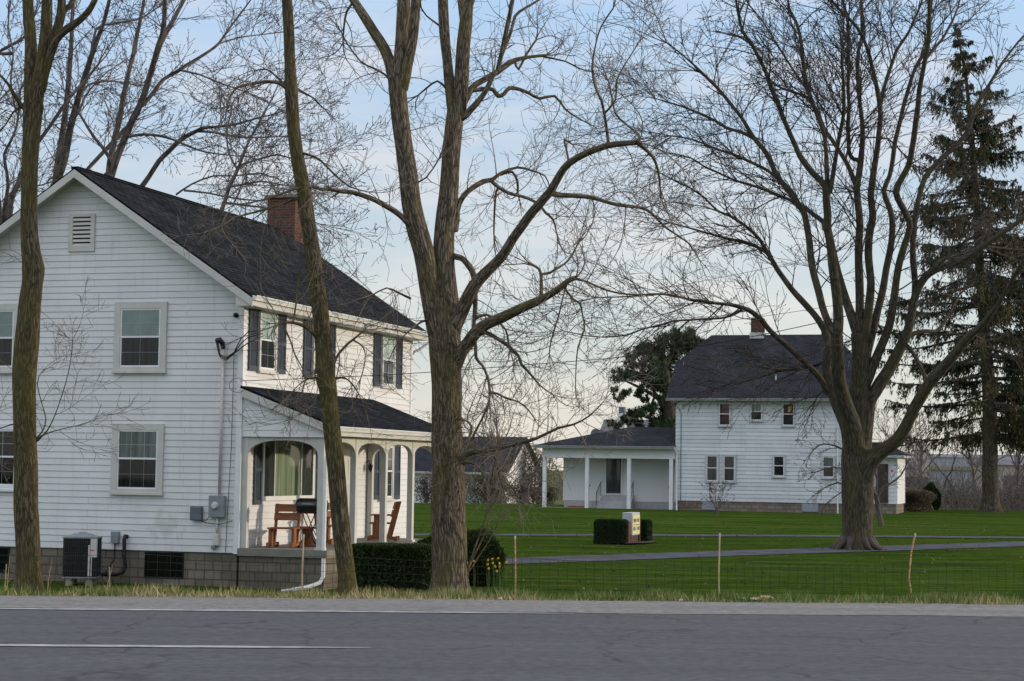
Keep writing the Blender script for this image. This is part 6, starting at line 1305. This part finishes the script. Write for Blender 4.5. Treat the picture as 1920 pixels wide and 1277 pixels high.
# --- smaller trees and shrubs
def small_tree(name, label, base, h, spread, seed, style, stems=1, r=.05, bark='bark_far', twig='twig_far', group=None, lean=0, leaf=None, cat=None, Yref=100):
    T = Tree(Yref, seed); rg = T.rng; o = dict(style)
    for k in range(stems):
        a = rg.uniform(0, 6.28); sp = spread*(.25 if stems == 1 else rg.uniform(.3, 1)); p = Vector(base); hh = h*rg.uniform(.8, 1)*(.55 if stems == 1 else .6); d = Vector((math.cos(a)*sp+lean*hh, math.sin(a)*sp, hh)); R3 = []
        n = 9
        for i in range(n+1):
            t_ = i/n; R3.append((p+Vector((d.x*t_**1.3+rg.gauss(0, .012*h), d.y*t_**1.3, d.z*t_)), r*(1-.55*t_)*(1 if stems == 1 else rg.uniform(.6, 1))))
        R3[0] = (p, R3[0][1]*1.2)
        (T.thin if k == 0 else T.limbs).append(('trunk' if k == 0 else 'limb', R3, 1.0, .25 if stems == 1 else .15))
        top, rt = R3[-1]
        if stems == 1:
            for j in range(rg.randint(4, 6)):
                a = rg.uniform(0, 6.28); i0 = rg.randint(4, n); p0, r0 = R3[i0]; L_ = h*.5*rg.uniform(.7, 1); v = Vector((math.cos(a)*spread/h*1.6, math.sin(a)*spread/h*1.6, 1)).normalized(); R4 = [(p0, r0*.7)]; q = p0.copy()
                for i in range(7): v = (v+Vector((rg.gauss(0, .1), rg.gauss(0, .1), .03))).normalized(); q = q+v*L_/7; R4.append((q.copy(), r0*.7*(1-.12*(i+1))))
                T.limbs.append(('limb', R4, 1.0, .1))
    T.budsize = .10*Yref/100; T.spawn(o)
    if leaf: T.budmat = leaf
    t = T.build(name, label, bark, twig, 8, group, .02, cat=cat or name.split('_')[-1]); return t
OS = dict(seg=[.5, .4, .3], wig=.10, curl=.12, up=[.06, .1, .12], dens=[1.5, 2.0], ang=(20, 50), ratio=(.35, .6), bud=.4, nb=1, sp=1.2, rbig=.12, ang0=(20, 60), len=(1.2, 3.0), r0=.03, rmin=.014)
OC = dict(seg=[.22, .16], wig=.14, curl=.3, up=[.15, .15], dens=[5.0], ang=(20, 60), ratio=(.3, .6), bud=.5, nb=1, sp=4.0, rbig=.12, ang0=(20, 60), len=(.35, 1.0), r0=.012, rmin=.006)
OWP = dict(seg=[.2, .15, .1], wig=.10, curl=.2, up=[-.3, -.5, -.5], dens=[4.5, 5.0], ang=(30, 70), ratio=(.35, .6), bud=.9, nb=2, sp=3.2, rbig=.12, ang0=(30, 75), len=(.5, 1.3), r0=.014, rmin=.006)
# weeping ornamental by the farmhouse corner, right of and behind the maple
p = gnd(1652, 987)
T = Tree(81.5, 51); T.limb('1652,990,14 1650,975,11 1647,955,10 1644,938,9 1640,925,8', 0, 'trunk', 0)
T.limb('1642,930,7 1632,905,6 1620,875,5 1600,855,4 1575,840,4 1555,833,3 1535,835,3 1520,850,2', -.8); T.limb('1620,878,4 1590,880,3 1560,876,3 1530,885,2', -1); T.limb('1632,905,4 1600,910,3 1570,905,3 1545,915,2', .6); T.limb('1644,935,6 1655,915,5 1672,905,4 1690,890,3 1700,870,2', .5); T.limb('1642,925,5 1645,900,4 1640,880,3 1650,865,3', .5); T.limb('1600,910,3 1575,925,2 1560,935,2', .3)
T.budsize = .06; T.spawn(OWP); T.build('weeping_tree', 'small weeping ornamental tree with crooked stem behind the maple trunk', 'bark_far', 'twig_dark', 10)
def on(px, py): q = gnd(px, py); return (q.x, q.y, q.z)
small_tree('bare_shrub', 'small leafless shrub under the paired farmhouse windows', on(1345, 965), 1.9, .6, 61, dict(OC, len=(.3, .8), sp=3), 9, .022, 'twig_far', 'twig_far', cat='shrub')
# trees around the garage
for (px, py, Y, h, sp, sd, st_, rr_, lb) in (
    (938, 948, 116, 7.2, 2.2, 71, 1, .17, 'dark-stemmed bare tree in front of the garage roof'),
    (983, 945, 120, 6.6, 2.2, 72, 2, .15, 'bare twin-stemmed tree between the garage and the porch wing'),
    (914, 948, 112, 4.0, 2.0, 73, 4, .07, 'spindly bare bush before the garage wall'),
    (1008, 946, 124, 5.6, 1.8, 74, 3, .09, 'bare bush hugging the left end of the porch wing')):
    b = atY(px, py, Y); small_tree('bare_tree', lb, (b.x, b.y, gz(b.x, b.y)), h, sp, sd, dict(OS, len=(.7, 1.9), sp=1.7, rmin=.010, r0=.022), st_, rr_, 'bark_far', 'twig_far', cat='tree')
def bushmass(name, label, pix, Y, h, n, mat, seed, w_=1.0, kind=None, cat='shrub', size=.12):
    """loose leafy bush: stems plus small leaves"""
    b = atY(pix[0], 940, Y); rs = np.random.RandomState(seed); g = gz(b.x, b.y); t = thing(name, label, cat, (b.x, b.y, g))
    if kind: t['kind'] = kind
    d = rs.randn(n, 3); d /= np.linalg.norm(d, axis=1)[:, None]; r = rs.rand(n)**.45*(1+.2*np.sin(d[:, 0]*5+seed)+.15*np.sin(d[:, 2]*6))
    C = d*r[:, None]*np.array([w_, w_*.8, h*.55])+np.array([0, 0, h*.48]); C[:, 2] = np.abs(C[:, 2])
    leaves('foliage', C, d+rs.randn(n, 3)*.8+np.array([0, 0, .5]), size*.45, size, mat, t, seed=seed)
    ln = []
    for k in range(46):
        a = rs.rand()*6.28; s_ = rs.rand()**.6; e_ = np.array([math.cos(a)*w_*.85*s_, math.sin(a)*w_*.7*s_, h*(1-.35*s_)*rs.uniform(.7, 1)]); c = e_*np.array([.25, .25, .5]); tt = np.linspace(0, 1, 6)[:, None]; P_ = 2*(1-tt)*tt*c+tt**2*e_+rs.randn(6, 3)*.03; ln.append((P_, np.linspace(.022, .006, 6)))
    tubes('stems', ln, 4, 'twig_far', t); return t
bushmass('shrub', 'loose olive-green bush in front of the garage wall', (915,), 118, 2.1, 7000, 'brush_leaf', 81, 1.5)
bushmass('shrub', 'wispy brown bush left of the big trunk beside the garage', (800,), 118, 2.0, 2500, 'brush_brown', 82, 1.3)
bushmass('shrub', 'low brown bramble at the foot of the garage gable', (975,), 122, 1.6, 3500, 'brush_brown', 83, 1.9)
bushmass('shrub', 'pale flowering bush glimpsed behind the porch wing post', (1025,), 124, 1.5, 2000, 'brush_leaf', 84, .7)
bushmass('shrub', 'tall greening bush behind the left end of the porch wing roof', (1000,), 136, 4.6, 5000, 'brush_leaf', 85, 1.5, size=.14)
# hedge and bin beside the annex
bushmass('shrub', 'dark bare foundation bush at the right corner of the annex', (1706,), 104, 1.3, 6000, 'brush_brown', 86, 1.3)
# thickets along the far lawn edge
def thicket(label, x0, x1, Y0, Y1, n, h, seed, leafn, mat='brush_brown'):
    rs = np.random.RandomState(seed); ln = []; C = []; D = []
    for k in range(n):
        Y = rs.uniform(Y0, Y1); b = atY(rs.uniform(x0, x1), 900, Y); g = gz(b.x, b.y); hh = h*rs.uniform(.35, 1)*(.75+.35*math.sin(b.x*.45+seed)); a = rs.rand()*6.28; sp = rs.rand()*.35*hh
        tt = np.linspace(0, 1, 5)[:, None]; P_ = np.array([b.x, b.y, g])+tt*np.array([0, 0, hh])+tt**1.6*np.array([math.cos(a)*sp, math.sin(a)*sp, 0])+rs.randn(5, 3)*.04*hh**.5; ln.append((P_, np.linspace(.014+.006*hh, .006, 5)))
        for j in range(5):
            i = rs.randint(1, 4); q = P_[i]; a = rs.rand()*6.28; L_ = hh*rs.uniform(.15, .45); e_ = q+np.array([math.cos(a)*L_*.5, math.sin(a)*L_*.5, L_*.75]); m_ = (q+e_)/2+rs.randn(3)*.08; ln.append((np.array([q, m_, e_]), np.array([.012, .009, .005])))
            if rs.rand() < .7: C.append(e_); D.append(rs.randn(3)); C.append(m_); D.append(rs.randn(3))
    t = thing('thicket', label, 'brush', (0, 0, 0)); t['kind'] = 'stuff'
    o1 = tubes('stems', ln, 3, 'twig_far', t); o2 = leaves('young_leaves', np.array(C), np.array(D), .07, .14, mat, t, seed=seed); 
    for o in (o1, o2): o['kind'] = 'stuff'
thicket('tangled bare thicket beyond the lawn on the right', 1690, 2080, 122, 150, 900, 3.4, 91, 0)
thicket('green tinged undergrowth along the right-hand field edge', 1690, 2100, 150, 185, 560, 4.4, 92, 0, 'brush_leaf')
thicket('distant bare hedgerow behind the garage', 560, 1120, 150, 175, 600, 3.6, 93, 0)
# far trees: one model, copied
def copy_tree(o, loc, rz, s, label):
    r = o.copy(); COL.objects.link(r); r.location = loc; r.rotation_euler = (0, 0, rz); r.scale = (s, s, s); r['label'] = label
    for c in o.children: k = c.copy(); COL.objects.link(k); k.parent = r
    return r
b = atY(1905, 900, 150)
OF = dict(OS, sp=1.5, rmin=.018, r0=.035, len=(1.2, 2.8))
f0 = small_tree('bare_tree', 'slim bare tree just left of the right frame edge beyond the spruce', (b.x, b.y, gz(b.x, b.y)), 9, 3.4, 95, OF, 1, .16, group='bare trees far across the fields')
b = atY(1760, 900, 165); f1 = small_tree('bare_tree', 'bare far tree above the pale tower-like block', (b.x, b.y, gz(b.x, b.y)), 8, 4.0, 96, OF, 2, .15, group='bare trees far across the fields')
far = [(1670, 190, 1.15, f0, 'bare far tree peeping over the annex roof'), (1700, 215, 1.25, f1, 'bare far tree left of the pale tower-like block'), (1725, 240, 1.3, f0, 'faint bare tree behind the warehouse left end'),
       (1800, 205, 1.1, f1, 'bare far tree between the warehouse and the spruce trunk'), (1830, 230, 1.2, f0, 'bare far tree just left of the spruce trunk'), (1885, 200, 1.2, f1, 'bare far tree right of the spruce trunk above the farm building'),
       (1935, 220, 1.4, f0, 'bare far tree at the right frame edge above the farm building'), (1470, 128, 1.45, f1, 'reddish bare tree showing above the farmhouse ridge'), (850, 190, .95, f0, 'bare far tree above the garage roof beside the big trunk'),
       (1060, 215, .85, f1, 'bare far tree over the left slope of the wing roof'), (900, 200, .8, f1, 'bare far tree above the middle of the garage roof'), (1640, 225, 1.1, f1, 'bare far tree hidden mostly by the maple trunk')]
for k, (px, Y, s_, src, lb) in enumerate(far):
    b = atY(px, 900, Y); copy_tree(src, (b.x, b.y, gz(b.x, b.y)-.1), k*1.3, s_, lb)
rs = np.random.RandomState(77); n = 1500; s_ = rs.uniform(-3, 26, n); d_ = 30+rs.rand(n)**1.2*55; zz = np.interp(d_, GD, GZ)
o = leaves('fallen_leaves', np.stack([RT.x*s_+RN.x*d_, RT.y*s_+RN.y*d_, zz+.035], 1), rs.randn(n, 3)*np.array([1, 1, .25]), .05, .05+.05*rs.rand(n), 'brush_brown', seed=9); tag(o, 'scattered dry leaves and twigs lying on the lawn', 'leaves', kind='stuff')
# small litter on the verge
for px, lb in ((932, 'scrap of pale litter at the road edge below the big trunk'), (1276, 'crumpled pale litter at the road edge near the middle fence post')):
    q = atY(px, 1131, 23.0); m = MB(); rs_ = random.Random(px); m.add([(0, 0, .0), (.09, .01, .01), (.10, .07, .03), (.03, .08, .04), (.05, .03, .055)], [(0, 1, 4), (1, 2, 4), (2, 3, 4), (3, 0, 4)]); o = m.build('litter', 'litter'); o.scale = (.6, .6, .6); o.location = (q.x, 23.12+q.x*RT.y, .01); tag(o, lb, 'litter')
# dry weed stalks by the left tree
for k, (px, h, lb) in enumerate(((12, .62, 'leaning dry weed stalk at the far left before the foundation'), (88, .55, 'dry weed stalk in front of the left tree trunk'), (200, .5, 'dry weed stalk beneath the electrical disconnect box'))):
    q = atY(px, 1118, 24.0); g = gz(q.x, q.y); m = MB(); m.tube([(0, 0, -.02), (.01, 0, h*.5), (.03+.02*k, 0, h)], [.006, .005, .002], 5)
    for j in range(3): m.tube([(.008, 0, h*(.4+.15*j)), (.05*(-1)**j, .02, h*(.5+.16*j))], .002, 4)
    o = m.build('weed_stalk', 'stem_tan'); o.location = (q.x, q.y, g); tag(o, lb, 'weed')
# haze: thin evening air
